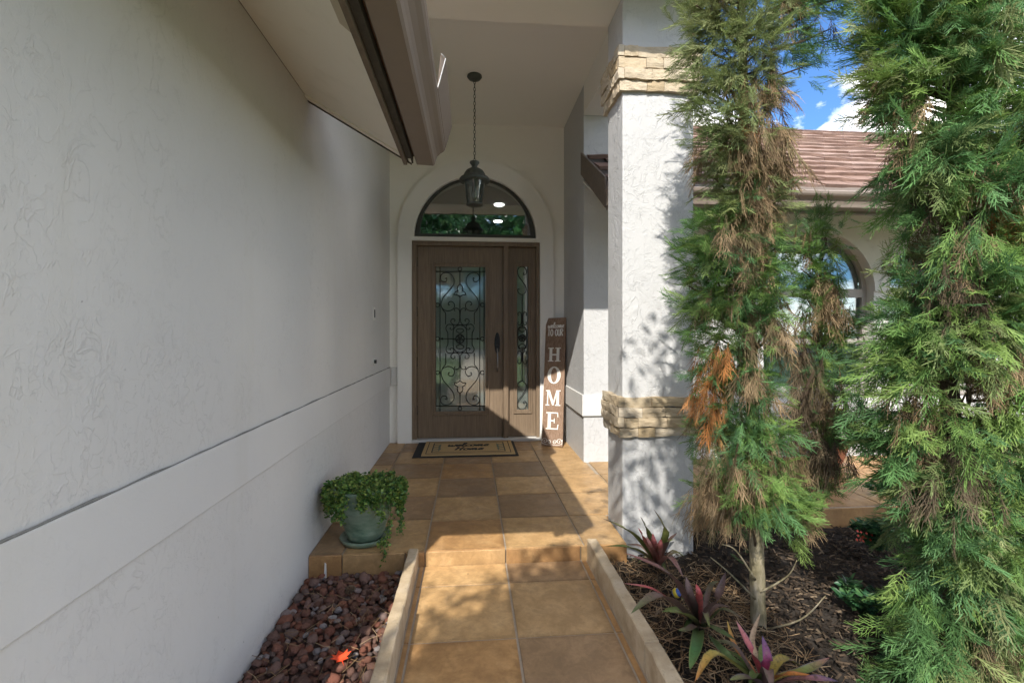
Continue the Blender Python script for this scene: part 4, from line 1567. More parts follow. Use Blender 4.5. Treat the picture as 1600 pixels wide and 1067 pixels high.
def place(templates, pos, dirs, lens, hues, roll=None):
    """instances of flat templates merged into arrays: x axis along dirs"""
    n = len(pos)
    pos, dirs = np.asarray(pos), np.asarray(dirs)
    dirs = dirs / np.linalg.norm(dirs, axis=1, keepdims=True)
    ref = NP.normal(size=(n, 3)) * 0.55 + np.array([0, 0, 1.0])
    side = np.cross(ref, dirs)
    side /= np.linalg.norm(side, axis=1, keepdims=True) + 1e-9
    nrm = np.cross(dirs, side)
    which = NP.integers(0, len(templates), n)
    VV, QQ, HH = [], [], []
    off = 0
    for k, (V, Q) in enumerate(templates):
        idx = np.where(which == k)[0]
        if len(idx) == 0:
            continue
        L = np.asarray(lens)[idx][:, None, None]
        P = (V[None, :, 0:1] * dirs[idx][:, None, :] + V[None, :, 1:2] * side[idx][:, None, :] + V[None, :, 2:3] * nrm[idx][:, None, :]) * L + pos[idx][:, None, :]
        m = V.shape[0]
        VV.append(P.reshape(-1, 3))
        q = Q[None] + (np.arange(len(idx)) * m)[:, None, None] + off
        QQ.append(q.reshape(-1, Q.shape[1]))
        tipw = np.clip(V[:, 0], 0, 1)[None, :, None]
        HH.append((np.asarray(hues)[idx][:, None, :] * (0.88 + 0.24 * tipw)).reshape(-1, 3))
        off += len(idx) * m
    return np.concatenate(VV), np.concatenate(QQ), np.concatenate(HH)


def interp_rows(rows, y):
    for (ya, la, ra), (yb, lb, rb) in zip(rows, rows[1:]):
        if ya <= y <= yb:
            f = (y - ya) / (yb - ya)
            return la + (lb - la) * f, ra + (rb - ra) * f
    return None


GREENS = np.array([(0.115, 0.225, 0.060), (0.155, 0.255, 0.065), (0.080, 0.185, 0.070), (0.20, 0.28, 0.075), (0.085, 0.195, 0.090)])
OLIVES = np.array([(0.21, 0.25, 0.10), (0.25, 0.275, 0.13), (0.18, 0.235, 0.095), (0.15, 0.22, 0.08)])
BROWNS = np.array([(0.20, 0.140, 0.080), (0.26, 0.185, 0.11), (0.15, 0.105, 0.062), (0.29, 0.21, 0.13), (0.16, 0.135, 0.07)])
RUSTS = np.array([(0.40, 0.165, 0.05), (0.33, 0.15, 0.055), (0.42, 0.21, 0.08)])
DUSKS = np.array([(0.10, 0.075, 0.05), (0.13, 0.10, 0.065), (0.085, 0.06, 0.042)])


def grow(rows, tdep, axis, R, nclump, per, patches, olive, seed, down=0.25, keep=1.0, lenr=(0.055, 0.125)):
    """clumps spread through a round crown: outline from rows, depth round the trunk axis"""
    r = random.Random(seed)
    G = dict(pos=[], dir=[], len=[], hue=[])
    Dd = dict(pos=[], dir=[], len=[], hue=[])
    boughs = []
    y0, y1 = rows[0][0], rows[-1][0]
    made = 0
    while made < nclump:
        py = r.uniform(y0, y1)
        l_, r__ = interp_rows(rows, py)
        half = (r__ - l_) / 2
        if r.random() > half / 160:
            continue
        ins = min(7, half * 0.15)
        px = r.uniform(l_ + ins, r__ - ins)
        mid = (l_ + r__) / 2
        aa = (px - mid) / (half + 1e-6)
        dep = math.sqrt(max(0.02, 1 - aa * aa)) * R
        sdep = r.choice([-1, -1, -1, 1]) * dep * r.uniform(0.35, 1.0)
        c = at_t(px, py, tdep + sdep)
        ax = at_t(axis(py), py, tdep)
        outv = Vector((c.x - ax.x, c.y - ax.y, 0))
        if outv.length < 0.02:
            outv = Vector((r.uniform(-1, 1), -1, 0))
        outv.normalize()
        made += 1
        kind = None
        for (bx, by, rx, ry, kd) in patches:
            if ((px - bx) / rx) ** 2 + ((py - by) / ry) ** 2 < 1 and (kd == 'x' or r.random() < 0.58):
                kind = kd
                break
        if kind is None and r.random() < 0.04:
            kind = 'b'
        boughs.append((ax, c, py))
        if kind == 'x':
            continue
        if kind is None:
            pal = OLIVES if olive(px, py) else GREENS
            base = (pal[r.randrange(len(pal))] * 0.65 + pal.mean(axis=0) * 0.35) * r.uniform(0.85, 1.2)
            tilt = r.uniform(-0.55, 0.75) - down
            for k in range(per):
                dv = outv * r.uniform(0.5, 1.1) + Vector((r.gauss(0, 0.5), r.gauss(0, 0.5), tilt + r.gauss(0, 0.40)))
                G['pos'].append(c - outv * 0.05 + Vector((r.gauss(0, 0.035), r.gauss(0, 0.035), r.gauss(0, 0.045))))
                G['dir'].append(dv)
                G['len'].append(r.uniform(*lenr) * r.choice([0.65, 1.0, 1.0, 1.25]))
                G['hue'].append(base * r.uniform(0.8, 1.2))
        else:
            pal = {'b': BROWNS, 'r': RUSTS, 'd': DUSKS}[kind]
            for k in range(int(per * 0.8)):
                dv = outv * r.uniform(-0.1, 0.5) + Vector((r.gauss(0, 0.22), r.gauss(0, 0.22), -1.0))
                Dd['pos'].append(c + Vector((r.gauss(0, 0.03), r.gauss(0, 0.03), r.gauss(0.03, 0.04))))
                Dd['dir'].append(dv)
                Dd['len'].append(r.uniform(0.08, 0.17))
                Dd['hue'].append(pal[r.randrange(len(pal))] * r.uniform(0.7, 1.2))
    return G, Dd, boughs


def make_tree(root, sets, trunk_pts, trunk_r, bark_m, nb, seed):
    r = random.Random(seed)
    Gs = {k: sum((s_[0][k] for s_ in sets), []) for k in ('pos', 'dir', 'len', 'hue')}
    Ds = {k: sum((s_[1][k] for s_ in sets), []) for k in ('pos', 'dir', 'len', 'hue')}
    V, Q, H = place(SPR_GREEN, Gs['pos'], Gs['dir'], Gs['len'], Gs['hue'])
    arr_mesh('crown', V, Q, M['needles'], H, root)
    if Ds['pos']:
        V, Q, H = place(SPR_DEAD, Ds['pos'], Ds['dir'], Ds['len'], Ds['hue'])
        arr_mesh('dead_foliage', V, Q, M['dead'], H, root)
    MB().tube(smooth_path(trunk_pts, 6), [trunk_r * (1.0 - 0.6 * k / (6 * (len(trunk_pts) - 1))) * (1 + r.uniform(-0.05, 0.05)) for k in range(6 * (len(trunk_pts) - 1) + 1)], 10).build('trunk', bark_m, root, smooth=True)
    bm_ = MB()
    bs = sum((s_[2] for s_ in sets), [])
    for ax, c, py in bs:
        if r.random() > nb:
            continue
        st = ax + Vector((0, 0, -0.10 + r.uniform(-0.05, 0.03)))
        md = (st + c) / 2 + Vector((r.gauss(0, 0.02), r.gauss(0, 0.02), -0.01))
        bm_.tube(smooth_path([st, md, c], 3), [0.0065, 0.006, 0.0055, 0.005, 0.004, 0.003, 0.0022], 5)
    bo_ = bm_.build('branches', M['bark_brown'], root)
    bo_['kind'] = 'stuff'


# ---- cypress with many brown patches, standing in front of the column
base1 = on_z(1186, 985, GND)
t1 = 2.13
rowsA = [(-70, 1060, 1240), (0, 1064, 1240), (60, 1062, 1235), (110, 1078, 1225), (160, 1068, 1215), (205, 1064, 1222), (230, 1092, 1230), (300, 1096, 1240), (345, 1092, 1232), (385, 1062, 1230),
         (450, 1060, 1228), (500, 1076, 1222), (560, 1080, 1214), (620, 1086, 1212), (680, 1080, 1224), (740, 1090, 1250), (780, 1096, 1262), (815, 1112, 1262), (838, 1130, 1240)]
rowsA2 = [(-70, 1230, 1330), (0, 1235, 1322), (50, 1235, 1312), (90, 1245, 1292), (110, 1250, 1286)]
rowsB = [(335, 1262, 1300), (360, 1235, 1322), (400, 1234, 1314), (450, 1236, 1320), (500, 1244, 1338), (560, 1248, 1345), (610, 1248, 1335), (680, 1238, 1325), (720, 1242, 1310), (770, 1225, 1318)]
rowsC = [(205, 1262, 1300), (250, 1262, 1312), (300, 1256, 1308), (335, 1258, 1300)]
patA = [(1175, 120, 28, 40, 'b'), (1195, 215, 34, 75, 'b'), (1150, 205, 26, 32, 'r'), (1182, 290, 36, 55, 'b'), (1180, 352, 50, 34, 'b'), (1100, 305, 20, 40, 'r'), (1172, 400, 26, 50, 'b'),
        (1205, 480, 16, 50, 'b'), (1165, 530, 20, 24, 'b'), (1122, 580, 16, 28, 'r'), (1165, 600, 24, 34, 'b'), (1102, 622, 22, 22, 'r'), (1112, 690, 28, 60, 'b'), (1152, 740, 40, 40, 'b'),
        (1118, 800, 30, 40, 'b'), (1215, 720, 30, 30, 'b'), (1285, 60, 18, 50, 'd'), (1270, 300, 40, 26, 'd'), (1182, 850, 16, 60, 'x')]
patB = [(1290, 475, 34, 30, 'b'), (1262, 580, 18, 50, 'd'), (1300, 635, 30, 36, 'b'), (1262, 675, 34, 50, 'd'), (1300, 710, 22, 34, 'd')]
ol = lambda px, py: py < 330 and px < 1230
ax1 = lambda py: 1158 + (py) * 0.028
setA = grow(rowsA, t1, ax1, 0.24, 350, 13, patA, ol, 5)
setA2 = grow(rowsA2, t1, lambda py: 1200, 0.10, 26, 9, patA, ol, 6, 0.5)
setB = grow(rowsB, 2.30, lambda py: 1283, 0.13, 95, 12, patB, ol, 7, 0.15)
tree1 = thing('cypress_tree', 'slender cypress with many brown dead sprays in front of the stone banded column', 'tree', base1)
tp = [base1 + Vector((0, 0, -0.05))] + [at_t(ax1(py), py, t1) for py in (900, 760, 600, 400, 200, 0, -120)]
make_tree(tree1, [setA, setA2, setB], tp, 0.034, M['bark_pale'], 0.6, 9)
lb = MB()
lb.tube(smooth_path([at_t(1184, 800, t1), at_t(1240, 768, 2.25), at_t(1278, 700, 2.30), at_t(1284, 560, 2.30), at_t(1282, 400, 2.30)], 5), [0.014 - 0.0005 * k for k in range(21)], 7)
for q in ([(1186, 985, 2.12), (1250, 968, 2.0), (1290, 930, 1.98)], [(1188, 925, 2.1), (1230, 900, 2.05), (1245, 875, 2.0)], [(1180, 935, 2.1), (1140, 895, 2.02), (1110, 870, 2.0)], [(1180, 905, 2.1), (1150, 860, 2.0), (1128, 850, 1.98)]):
    lb.tube(smooth_path([at_t(*p) for p in q], 5), [0.005 - 0.0003 * k for k in range(11)], 5)
lb.build('limb', M['bark_pale'], tree1, smooth=True)

# ---- broad green cypress at the right
base2 = Vector((2.02, 1.86, GND))
t2 = 1.98
rowsR = [(-70, 1345, 1680), (0, 1352, 1680), (60, 1338, 1680), (100, 1340, 1680), (160, 1372, 1680), (220, 1358, 1680), (260, 1356, 1680), (300, 1398, 1680), (340, 1396, 1680), (390, 1414, 1680), (430, 1404, 1680),
         (470, 1382, 1680), (520, 1362, 1680), (600, 1354, 1680), (640, 1350, 1680), (700, 1360, 1680), (760, 1386, 1680), (800, 1412, 1680), (860, 1430, 1680), (920, 1408, 1680), (960, 1400, 1680), (1000, 1345, 1680), (1090, 1340, 1680)]
patR = [(1492, 395, 40, 30, 'b'), (1480, 560, 16, 36, 'b'), (1572, 337, 20, 20, 'r'), (1535, 560, 26, 60, 'b'), (1446, 640, 24, 40, 'b'), (1452, 685, 26, 34, 'b'), (1510, 680, 24, 44, 'd'),
        (1470, 300, 26, 40, 'd'), (1540, 1010, 60, 26, 'b'), (1590, 60, 20, 50, 'b'), (1500, 470, 40, 60, 'd'), (1490, 740, 60, 40, 'd'), (1500, 640, 60, 40, 'x')]
setR = grow(rowsR, t2, lambda py: 1512, 0.36, 570, 14, patR, lambda px, py: RNG.random() < 0.3, 21, 0.30, 1.0, (0.08, 0.17))
tree2 = thing('cypress_tree', 'broad feathery green cypress filling the right edge of the bed', 'tree', base2)
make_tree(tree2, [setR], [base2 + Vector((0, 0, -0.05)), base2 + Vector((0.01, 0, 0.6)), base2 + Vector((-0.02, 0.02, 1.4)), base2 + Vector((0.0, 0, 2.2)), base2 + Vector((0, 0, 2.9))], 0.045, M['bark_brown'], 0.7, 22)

# ------------------------------------------------------------------ planting bed
bed = MB()
NX, NYb = 60, 60
vs, fs = [], []
for i in range(NX + 1):
    for j in range(NYb + 1):
        x = 0.688 + (7.0 - 0.688) * (i / NX) ** 1.5
        y = -0.8 + (3.02 + 0.8) * j / NYb
        z = GND + 0.02 * math.sin(5 * x + 2 * y) + 0.018 * math.sin(9 * y - 3 * x) + RNG.uniform(-0.008, 0.008)
        vs.append((x, y, z))
for i in range(NX):
    for j in range(NYb):
        a_ = i * (NYb + 1) + j
        fs.append((a_, a_ + NYb + 1, a_ + NYb + 2, a_ + 1))
struct(bed.add(vs, fs).build('planting_bed', M['mulch'], fix=False))


def bed_z(x, y):
    return GND + 0.02 * math.sin(5 * x + 2 * y) + 0.018 * math.sin(9 * y - 3 * x)


def litter(name, n, region, lens, w, mat, zf, lift=(0.0, 0.03), seed=1, tilt=0.35):
    g = np.random.default_rng(seed)
    x0, x1, y0, y1 = region
    X = g.uniform(x0, x1, n)
    Y = g.uniform(y0, y1, n)
    Z = np.array([zf(a_, b_) for a_, b_ in zip(X, Y)]) + g.uniform(lift[0], lift[1], n)
    a = g.uniform(0, 2 * math.pi, n)
    L = g.uniform(lens[0], lens[1], n)
    tl_ = g.normal(0, tilt, n)
    bend = g.normal(0, 0.25, n)
    W_ = g.uniform(w[0], w[1], n)
    V = np.zeros((n, 6, 3))
    for k, s in enumerate((-0.5, 0.0, 0.5)):
        cx = X + np.cos(a) * L * s - np.sin(a) * bend * L * (0.25 - s * s)
        cy = Y + np.sin(a) * L * s + np.cos(a) * bend * L * (0.25 - s * s)
        cz = Z + tl_ * L * s * 0.6 + 0.02 * L * (0.25 - s * s)
        for m, sg_ in enumerate((1, -1)):
            V[:, 2 * k + m, 0] = cx - np.sin(a) * W_ * sg_ / 2
            V[:, 2 * k + m, 1] = cy + np.cos(a) * W_ * sg_ / 2
            V[:, 2 * k + m, 2] = cz + sg_ * W_ * 0.25
    q = np.array([(0, 1, 3, 2), (2, 3, 5, 4)])
    Q = (q[None] + (np.arange(n) * 6)[:, None, None]).reshape(-1, 4)
    o = arr_mesh(name, V.reshape(-1, 3), Q, mat)
    o['kind'] = 'stuff'
    return o


o = litter('mulch_chips', 26000, (0.70, 3.6, 0.9, 2.98), (0.012, 0.05), (0.003, 0.010), M['mulch_bits'], bed_z, (0.0, 0.03), 3)
o['label'] = 'dark shredded mulch covering the planting bed'
o['category'] = 'mulch'
o = litter('pine_straw', 2600, (0.70, 1.35, 1.0, 2.55), (0.05, 0.13), (0.0015, 0.003), M['straw'], bed_z, (0.012, 0.045), 4)
o['label'] = 'dry brown pine straw scattered over the bed beside the kerb'
o['category'] = 'straw'

# ------------------------------------------------------------------ lava rock bed
gb = struct(MB().box((LWX - 0.0, -0.8, -0.31), (-0.320, PF - 0.0045, -0.118)).build('gravel_bed', M['gravel_base']))


def rock_mesh(seed, sub=1):
    r = random.Random(seed)
    bm = bmesh.new()
    bmesh.ops.create_icosphere(bm, subdivisions=sub, radius=1.0)
    sx, sy, sz = r.uniform(0.8, 1.25), r.uniform(0.65, 1.0), r.uniform(0.5, 0.8)
    for v in bm.verts:
        k = 1 + r.uniform(-0.22, 0.20)
        v.co = Vector((v.co.x * sx * k, v.co.y * sy * k, v.co.z * sz * k))
    me = bpy.data.meshes.new('lava_rock')
    bm.to_mesh(me)
    bm.free()
    return me


rocks = [rock_mesh(i, 2) for i in range(10)]
for m_ in rocks:
    m_.materials.append(M['rock'])
    m_.polygons.foreach_set('use_smooth', [True] * len(m_.polygons))
cand = []
rr_ = random.Random(5)
for _ in range(9000):
    x, y = rr_.uniform(LWX + 0.016, -0.335), rr_.uniform(0.85, PF - 0.03)
    s_k = rr_.uniform(0.012, 0.024)
    z = -0.105 + rr_.uniform(-0.004, 0.012)
    layer = 0
    bad = False
    for (a_, b_, c_, d_) in cand:
        if (a_ - x) ** 2 + (b_ - y) ** 2 < (0.80 * (c_ + s_k)) ** 2:
            bad = True
            break
    if not bad:
        cand.append((x, y, s_k, z))
top = []
for _ in range(2500):
    x, y = rr_.uniform(LWX + 0.03, -0.345), rr_.uniform(0.9, PF - 0.04)
    s_k = rr_.uniform(0.014, 0.030)
    if all((a_ - x) ** 2 + (b_ - y) ** 2 > (1.25 * (c_ + s_k)) ** 2 for (a_, b_, c_, d_) in top):
        top.append((x, y, s_k, -0.086 + rr_.uniform(-0.005, 0.006)))
allr = top + cand


def shown(rk):
    x, y, s_k, z = rk
    dx, dy = x * CY - y * SY, x * SY + y * CY
    px, py = 800 + FPX * dx / dy, 517 - FPX * (z - CAMZ) / dy
    if not (300 < px < 700 and py < 1085):
        return 0
    return s_k / dy


allr.sort(key=shown, reverse=True)
for (x, y, s_k, z) in allr[:300]:
    o = bpy.data.objects.new('lava_rock', rr_.choice(rocks))
    COL.objects.link(o)
    o.location = (x, y, z)
    o.scale = (s_k,) * 3
    o.rotation_euler = (rr_.uniform(-0.5, 0.5), rr_.uniform(-0.5, 0.5), rr_.uniform(0, 6.28))
    o.parent = gb
small = MB()
for (x, y, s_k, z) in allr[300:]:
    me = rr_.choice(rocks)
    mtx = Matrix.Translation((x, y, z)) @ Matrix.Rotation(rr_.uniform(0, 6.28), 4, 'Z') @ Matrix.Rotation(rr_.uniform(-0.5, 0.5), 4, 'X') @ Matrix.Scale(s_k, 4)
    small.add([mtx @ v.co for v in me.vertices], [tuple(p.vertices) for p in me.polygons])
so_ = small.build('small_lava_rock', M['rock_many'], gb, fix=False)
so_['kind'] = 'stuff'
o = litter('pine_needles', 260, (LWX + 0.05, -0.36, 1.2, 2.5), (0.04, 0.11), (0.0012, 0.0022), M['straw'], lambda a_, b_: -0.078, (0.0, 0.012), 9, 0.12)
o['label'] = 'thin dry pine needles fallen on the red lava rock'
o['category'] = 'needles'

# red maple leaf, pine cone and white stake on the rock
lc = on_z(533, 1028, -0.062)
prof = [(0, -1.0), (0.05, -0.35), (0.55, -0.45), (0.45, -0.2), (1.0, 0.1), (0.62, 0.2), (0.75, 0.6), (0.35, 0.42), (0.22, 0.62), (0.0, 1.05), (-0.22, 0.62), (-0.35, 0.42), (-0.75, 0.6), (-0.62, 0.2), (-1.0, 0.1), (-0.45, -0.2), (-0.55, -0.45), (-0.05, -0.35)]
t = NT('red_leaf', 0.55, 0.3)
t.color(t.mix(t.noise(60, 3), (0.72, 0.05, 0.02), (0.80, 0.11, 0.03)))
ml = MB()
al = 0.5


def leaf_map(a_, b_, d_):
    x, y = a_ * 0.040, b_ * 0.040
    return (lc.x + x * math.cos(al) - y * math.sin(al), lc.y + x * math.sin(al) + y * math.cos(al), lc.z + 0.010 * abs(a_) + 0.006 * b_ + d_)


ml.prism([prof], leaf_map, 0.0, 0.0012)
tag(ml.build('maple_leaf', t.m), 'bright red maple leaf lying on the lava rock', 'leaf')
pcn = on_z(546, 925, -0.07)
pcone = thing('pine_cone', 'open brown pine cone lying on the lava rock near the kerb', 'pine cone', pcn)
pm = MB()
axp = Vector((0.8, -0.2, 0.35)).normalized()
for k in range(46):
    f = k / 46
    ang_ = k * 2.4
    r_ = 0.020 * math.sin(math.pi * min(0.995, f * 0.85 + 0.12))
    e1 = axp.orthogonal().normalized()
    e2 = axp.cross(e1)
    rad = e1 * math.cos(ang_) + e2 * math.sin(ang_)
    tn_ = axp.cross(rad)
    c_ = pcn + axp * (f - 0.5) * 0.055 + Vector((0, 0, 0.012))
    p0 = c_ + rad * r_ * 0.2
    p1 = c_ + rad * r_ + axp * 0.005
    pm.add([p0 + tn_ * 0.003, p0 - tn_ * 0.003, p1 - tn_ * 0.006, p1 + tn_ * 0.006, p1 + axp * 0.003 + rad * 0.001], [(0, 1, 2, 3), (3, 2, 4), (0, 3, 4), (1, 4, 2)])
pm.build('scales', plain('cone_brown', (0.17, 0.12, 0.075), 0.8, 0.4, 60), pcone)
st0 = on_z(508, 893, -0.085)
stk = MB()
stk.add([(st0.x - 0.007, st0.y, -0.12), (st0.x + 0.007, st0.y, -0.12), (st0.x + 0.006, st0.y - 0.004, -0.042), (st0.x - 0.001, st0.y - 0.004, -0.036), (st0.x - 0.007, st0.y + 0.003, -0.12), (st0.x + 0.007, st0.y + 0.003, -0.12), (st0.x + 0.006, st0.y - 0.001, -0.042), (st0.x - 0.001, st0.y - 0.001, -0.036)],
        [(0, 1, 2, 3), (4, 7, 6, 5), (0, 4, 5, 1), (1, 5, 6, 2), (2, 6, 7, 3), (3, 7, 4, 0)])
tag(stk.build('plant_stake', M['white_paint']), 'small white plastic stake stuck in the lava rock by the step', 'stake')

# ------------------------------------------------------------------ glazed pot with trailing plant
pb = on_z(571, 843, 0.0)
PXc, PYc = pb.x, pb.y
pot = thing('plant_pot', 'ribbed green glazed pot with saucer on the porch corner', 'pot', (PXc, PYc, 0))
MB().lathe([(0.10, 0.001), (0.125, 0.006), (0.137, 0.030), (0.134, 0.036), (0.122, 0.028), (0.108, 0.016), (0.02, 0.014)], 40, (PXc, PYc, 0)).build('saucer', M['glaze'], pot, smooth=True)
pf = [(0.088, 0.0165), (0.096, 0.030), (0.108, 0.060), (0.110, 0.066), (0.108, 0.070), (0.124, 0.110), (0.138, 0.150), (0.146, 0.185), (0.152, 0.196), (0.148, 0.205), (0.155, 0.222), (0.152, 0.232), (0.160, 0.255), (0.157, 0.264),
      (0.166, 0.285), (0.171, 0.302), (0.166, 0.310), (0.156, 0.303), (0.150, 0.285), (0.148, 0.265), (0.02, 0.262)]
MB().lathe(pf, 48, (PXc, PYc, 0)).build('pot_body', M['glaze'], pot, smooth=True)
MB().lathe([(0.147, 0.2655), (0.05, 0.280), (0.01, 0.282)], 24, (PXc, PYc, 0)).build('soil', M['soil'], pot)


def leaflet(fold=0.25, wide=0.5):
    V = [(0, 0, 0), (0.35, wide * 0.5, fold * 0.2), (0.75, wide * 0.42, fold * 0.15), (1, 0, -0.05), (0.75, -wide * 0.42, fold * 0.15), (0.35, -wide * 0.5, fold * 0.2), (0.4, 0, 0)]
    Q = [(0, 6, 1, 1), (6, 3, 2, 1), (0, 5, 6, 6), (6, 5, 4, 3)]
    V = np.array(V)
    return V, np.array([(0, 6, 2, 1), (6, 3, 2, 2), (0, 5, 4, 6), (6, 4, 3, 3)])


def leaf_tris(wide, fold):
    V = np.array([(0, 0, 0), (0.35, wide * 0.5, fold * 0.25), (0.72, wide * 0.42, fold * 0.2), (1, 0, -0.06), (0.72, -wide * 0.42, fold * 0.2), (0.35, -wide * 0.5, fold * 0.25), (0.5, 0, 0)])
    T = np.array([(0, 6, 1), (6, 2, 1), (6, 3, 2), (0, 5, 6), (5, 4, 6), (4, 3, 6)])
    return V, T


LEAF_ROUND = [leaf_tris(0.85, 0.3), leaf_tris(0.75, 0.2)]
LEAF_LONG = [leaf_tris(0.36, 0.3), leaf_tris(0.42, 0.25), leaf_tris(0.3, 0.3)]

vine = thing('trailing_plant', 'bushy small leaved green plant trailing over the glazed pot', 'plant', (PXc, PYc, 0.26))
r = random.Random(12)
pos, dr_, ln, hu = [], [], [], []
stems = MB()
VG = np.array([(0.085, 0.185, 0.045), (0.13, 0.24, 0.055), (0.065, 0.15, 0.045), (0.20, 0.30, 0.075), (0.26, 0.33, 0.08)])
for k in range(84):
    an = r.uniform(0, 2 * math.pi)
    while -1.85 + 2 * math.pi < an < -1.5 + 2 * math.pi:
        an = r.uniform(0, 2 * math.pi)
    rad0 = r.uniform(0.0, 0.11)
    long_ = r.random()
    trail = 0.02 + 0.15 * long_ ** 3
    front = math.cos(an + 1.2)      # more growth towards the front right
    if front > 0.2:
        trail += 0.07 * front * r.random()
    if k == 0:
        an, trail, rad0 = -0.72, 0.40, 0.11
    if k in (1, 2):
        an, trail, rad0 = -0.35 + 0.1 * k, 0.24, 0.11
    top_h = 0.285 + r.uniform(0.02, 0.05)
    P = [Vector((PXc + rad0 * math.cos(an), PYc + rad0 * math.sin(an), 0.272))]
    P.append(Vector((PXc + 0.12 * math.cos(an), PYc + 0.12 * math.sin(an), top_h)))
    rim = 0.185 + r.uniform(0, 0.02)
    P.append(Vector((PXc + rim * math.cos(an), PYc + rim * math.sin(an), top_h - 0.015)))
    m = 4
    for i in range(1, m + 1):
        a2 = an + r.uniform(-0.05, 0.05)
        P.append(Vector((PXc + (rim + 0.008) * math.cos(a2), PYc + (rim + 0.008) * math.sin(a2), max(top_h - 0.02 - trail * i / m, -0.03 if k == 0 else 0.06))))
    if k in (0, 3, 4):
        j_ = (k > 0) * 6 * (k - 3.5)
        P[3:] = [on_y(607 + j_, 795, PYc - 0.13), on_y(604 + j_, 835, PYc - 0.15), on_y(600 + j_, 858 - (k > 0) * 12, PF - 0.01), on_y(599 + j_, 877 - (k > 0) * 24, PF - 0.02)]
    path = smooth_path(P, 4)
    # keep clear of the wall
    for p in path:
        p.x = max(p.x, LWX + 0.02)
    stems.tube(path, 0.0013, 3)
    for p in path[2:]:
        for q in range(4):
            pos.append(p + Vector((r.gauss(0, 0.009), r.gauss(0, 0.009), r.gauss(0, 0.009))))
            dr_.append(Vector((math.cos(an) * 0.5 + r.gauss(0, 0.6), math.sin(an) * 0.5 + r.gauss(0, 0.6), r.gauss(0, 0.5))))
            ln.append(r.uniform(0.011, 0.021))
            hu.append(VG[r.randrange(5)] * r.uniform(0.75, 1.2))
for k in range(900):
    an, rd = r.uniform(0, 6.28), 0.17 * math.sqrt(r.random())
    pos.append(Vector((PXc + rd * math.cos(an), PYc + rd * math.sin(an), 0.282 + 0.055 * (1 - (rd / 0.19) ** 2) * r.uniform(0.5, 1.1))))
    dr_.append(Vector((r.gauss(0, 0.7), r.gauss(0, 0.7), r.gauss(0.4, 0.5))))
    ln.append(r.uniform(0.012, 0.022))
    hu.append(VG[r.randrange(5)] * r.uniform(0.75, 1.2))
V, Q, H = place(LEAF_ROUND, pos, dr_, ln, hu)
fo_ = arr_mesh('foliage', V, Q, M['leaf'], H, vine)
stems.build('stems', plain('vine_stem', (0.08, 0.12, 0.04), 0.7), vine)


# ------------------------------------------------------------------ bromeliads in the bed
def strap(pts, w0, cols, edge, fold=0.5, n=14):
    """strap leaf along a path: channelled cross section, tapering to a point; cols along its length"""
    P = smooth_path(pts, max(3, n // (len(pts) - 1)))
    m = len(P)
    V, Q, H = [], [], []
    for i, p in enumerate(P):
        t_ = (P[min(i + 1, m - 1)] - P[max(i - 1, 0)]).normalized()
        sd = t_.cross(Vector((0, 0, 1)))
        if sd.length < 0.2:
            sd = t_.cross(Vector((0, 1, 0)))
        sd.normalize()
        if i and sd.dot(last) < 0:
            sd = -sd
        last = sd
        nn = sd.cross(t_).normalized()
        if nn.z < 0:
            nn = -nn
        f = i / (m - 1)
        w = w0 * (0.75 + 0.35 * math.sin(math.pi * min(f * 1.1, 1))) * (1 if f < 0.72 else max(0.04, 1 - ((f - 0.72) / 0.28) ** 1.8))
        kc = f * (len(cols) - 1)
        j = min(int(kc), len(cols) - 2)
        cc = np.array(cols[j]) * (1 - (kc - j)) + np.array(cols[j + 1]) * (kc - j)
        for s_k, ck in ((-1, edge), (-0.75, None), (0, None), (0.75, None), (1, edge)):
            V.append(p + sd * (w / 2 * s_k) + nn * (abs(s_k) * w / 2 * fold))
            base = cc if ck is None else np.array(ck) * 0.7 + cc * 0.3
            if s_k == 0:
                base = cc * 1.12
            H.append(base)
    for i in range(m - 1):
        for k in range(4):
            a_ = i * 5 + k
            Q.append((a_, a_ + 1, a_ + 6, a_ + 5))
    return np.array([tuple(v) for v in V]), np.array(Q), np.array(H)


def bromeliad(label, base, leaves, spike=None):
    root = thing('bromeliad', label, 'bromeliad', base, 'bromeliads in the planting bed')
    for (tip, mid, w, cols, edge) in leaves:
        V, Q, H = strap([base + Vector((0, 0, -0.01)), base + (mid - base) * 0.45 + Vector((0, 0, 0.01)), mid, tip], w * 0.95, cols, edge)
        o = arr_mesh('leaf', V, Q, M['leaf_gloss'], H, root, True)
    rb_ = random.Random(len(label))
    for k in range(7):
        an = k * 0.9 + rb_.uniform(-0.3, 0.3)
        ll = rb_.uniform(0.13, 0.20)
        el = rb_.uniform(0.35, 1.0)
        out_ = Vector((math.cos(an), math.sin(an), 0))
        md_ = base + out_ * ll * 0.55 + Vector((0, 0, ll * el * 0.75))
        tp_ = base + out_ * ll + Vector((0, 0, ll * el * 0.7))
        V, Q, H = strap([base + Vector((0, 0, -0.01)), base + (md_ - base) * 0.5, md_, tp_], rb_.uniform(0.022, 0.034), [rb_.choice([PUR, DKG, MAU]), rb_.choice([MAU, GRN]), rb_.choice([GRN, LIM, MAU])], rb_.choice([DKG, PUR]))
        arr_mesh('leaf', V, Q, M['leaf_gloss'], H, root, True)
    return root


def rel(px, py, t):
    return at_t(px, py, t)


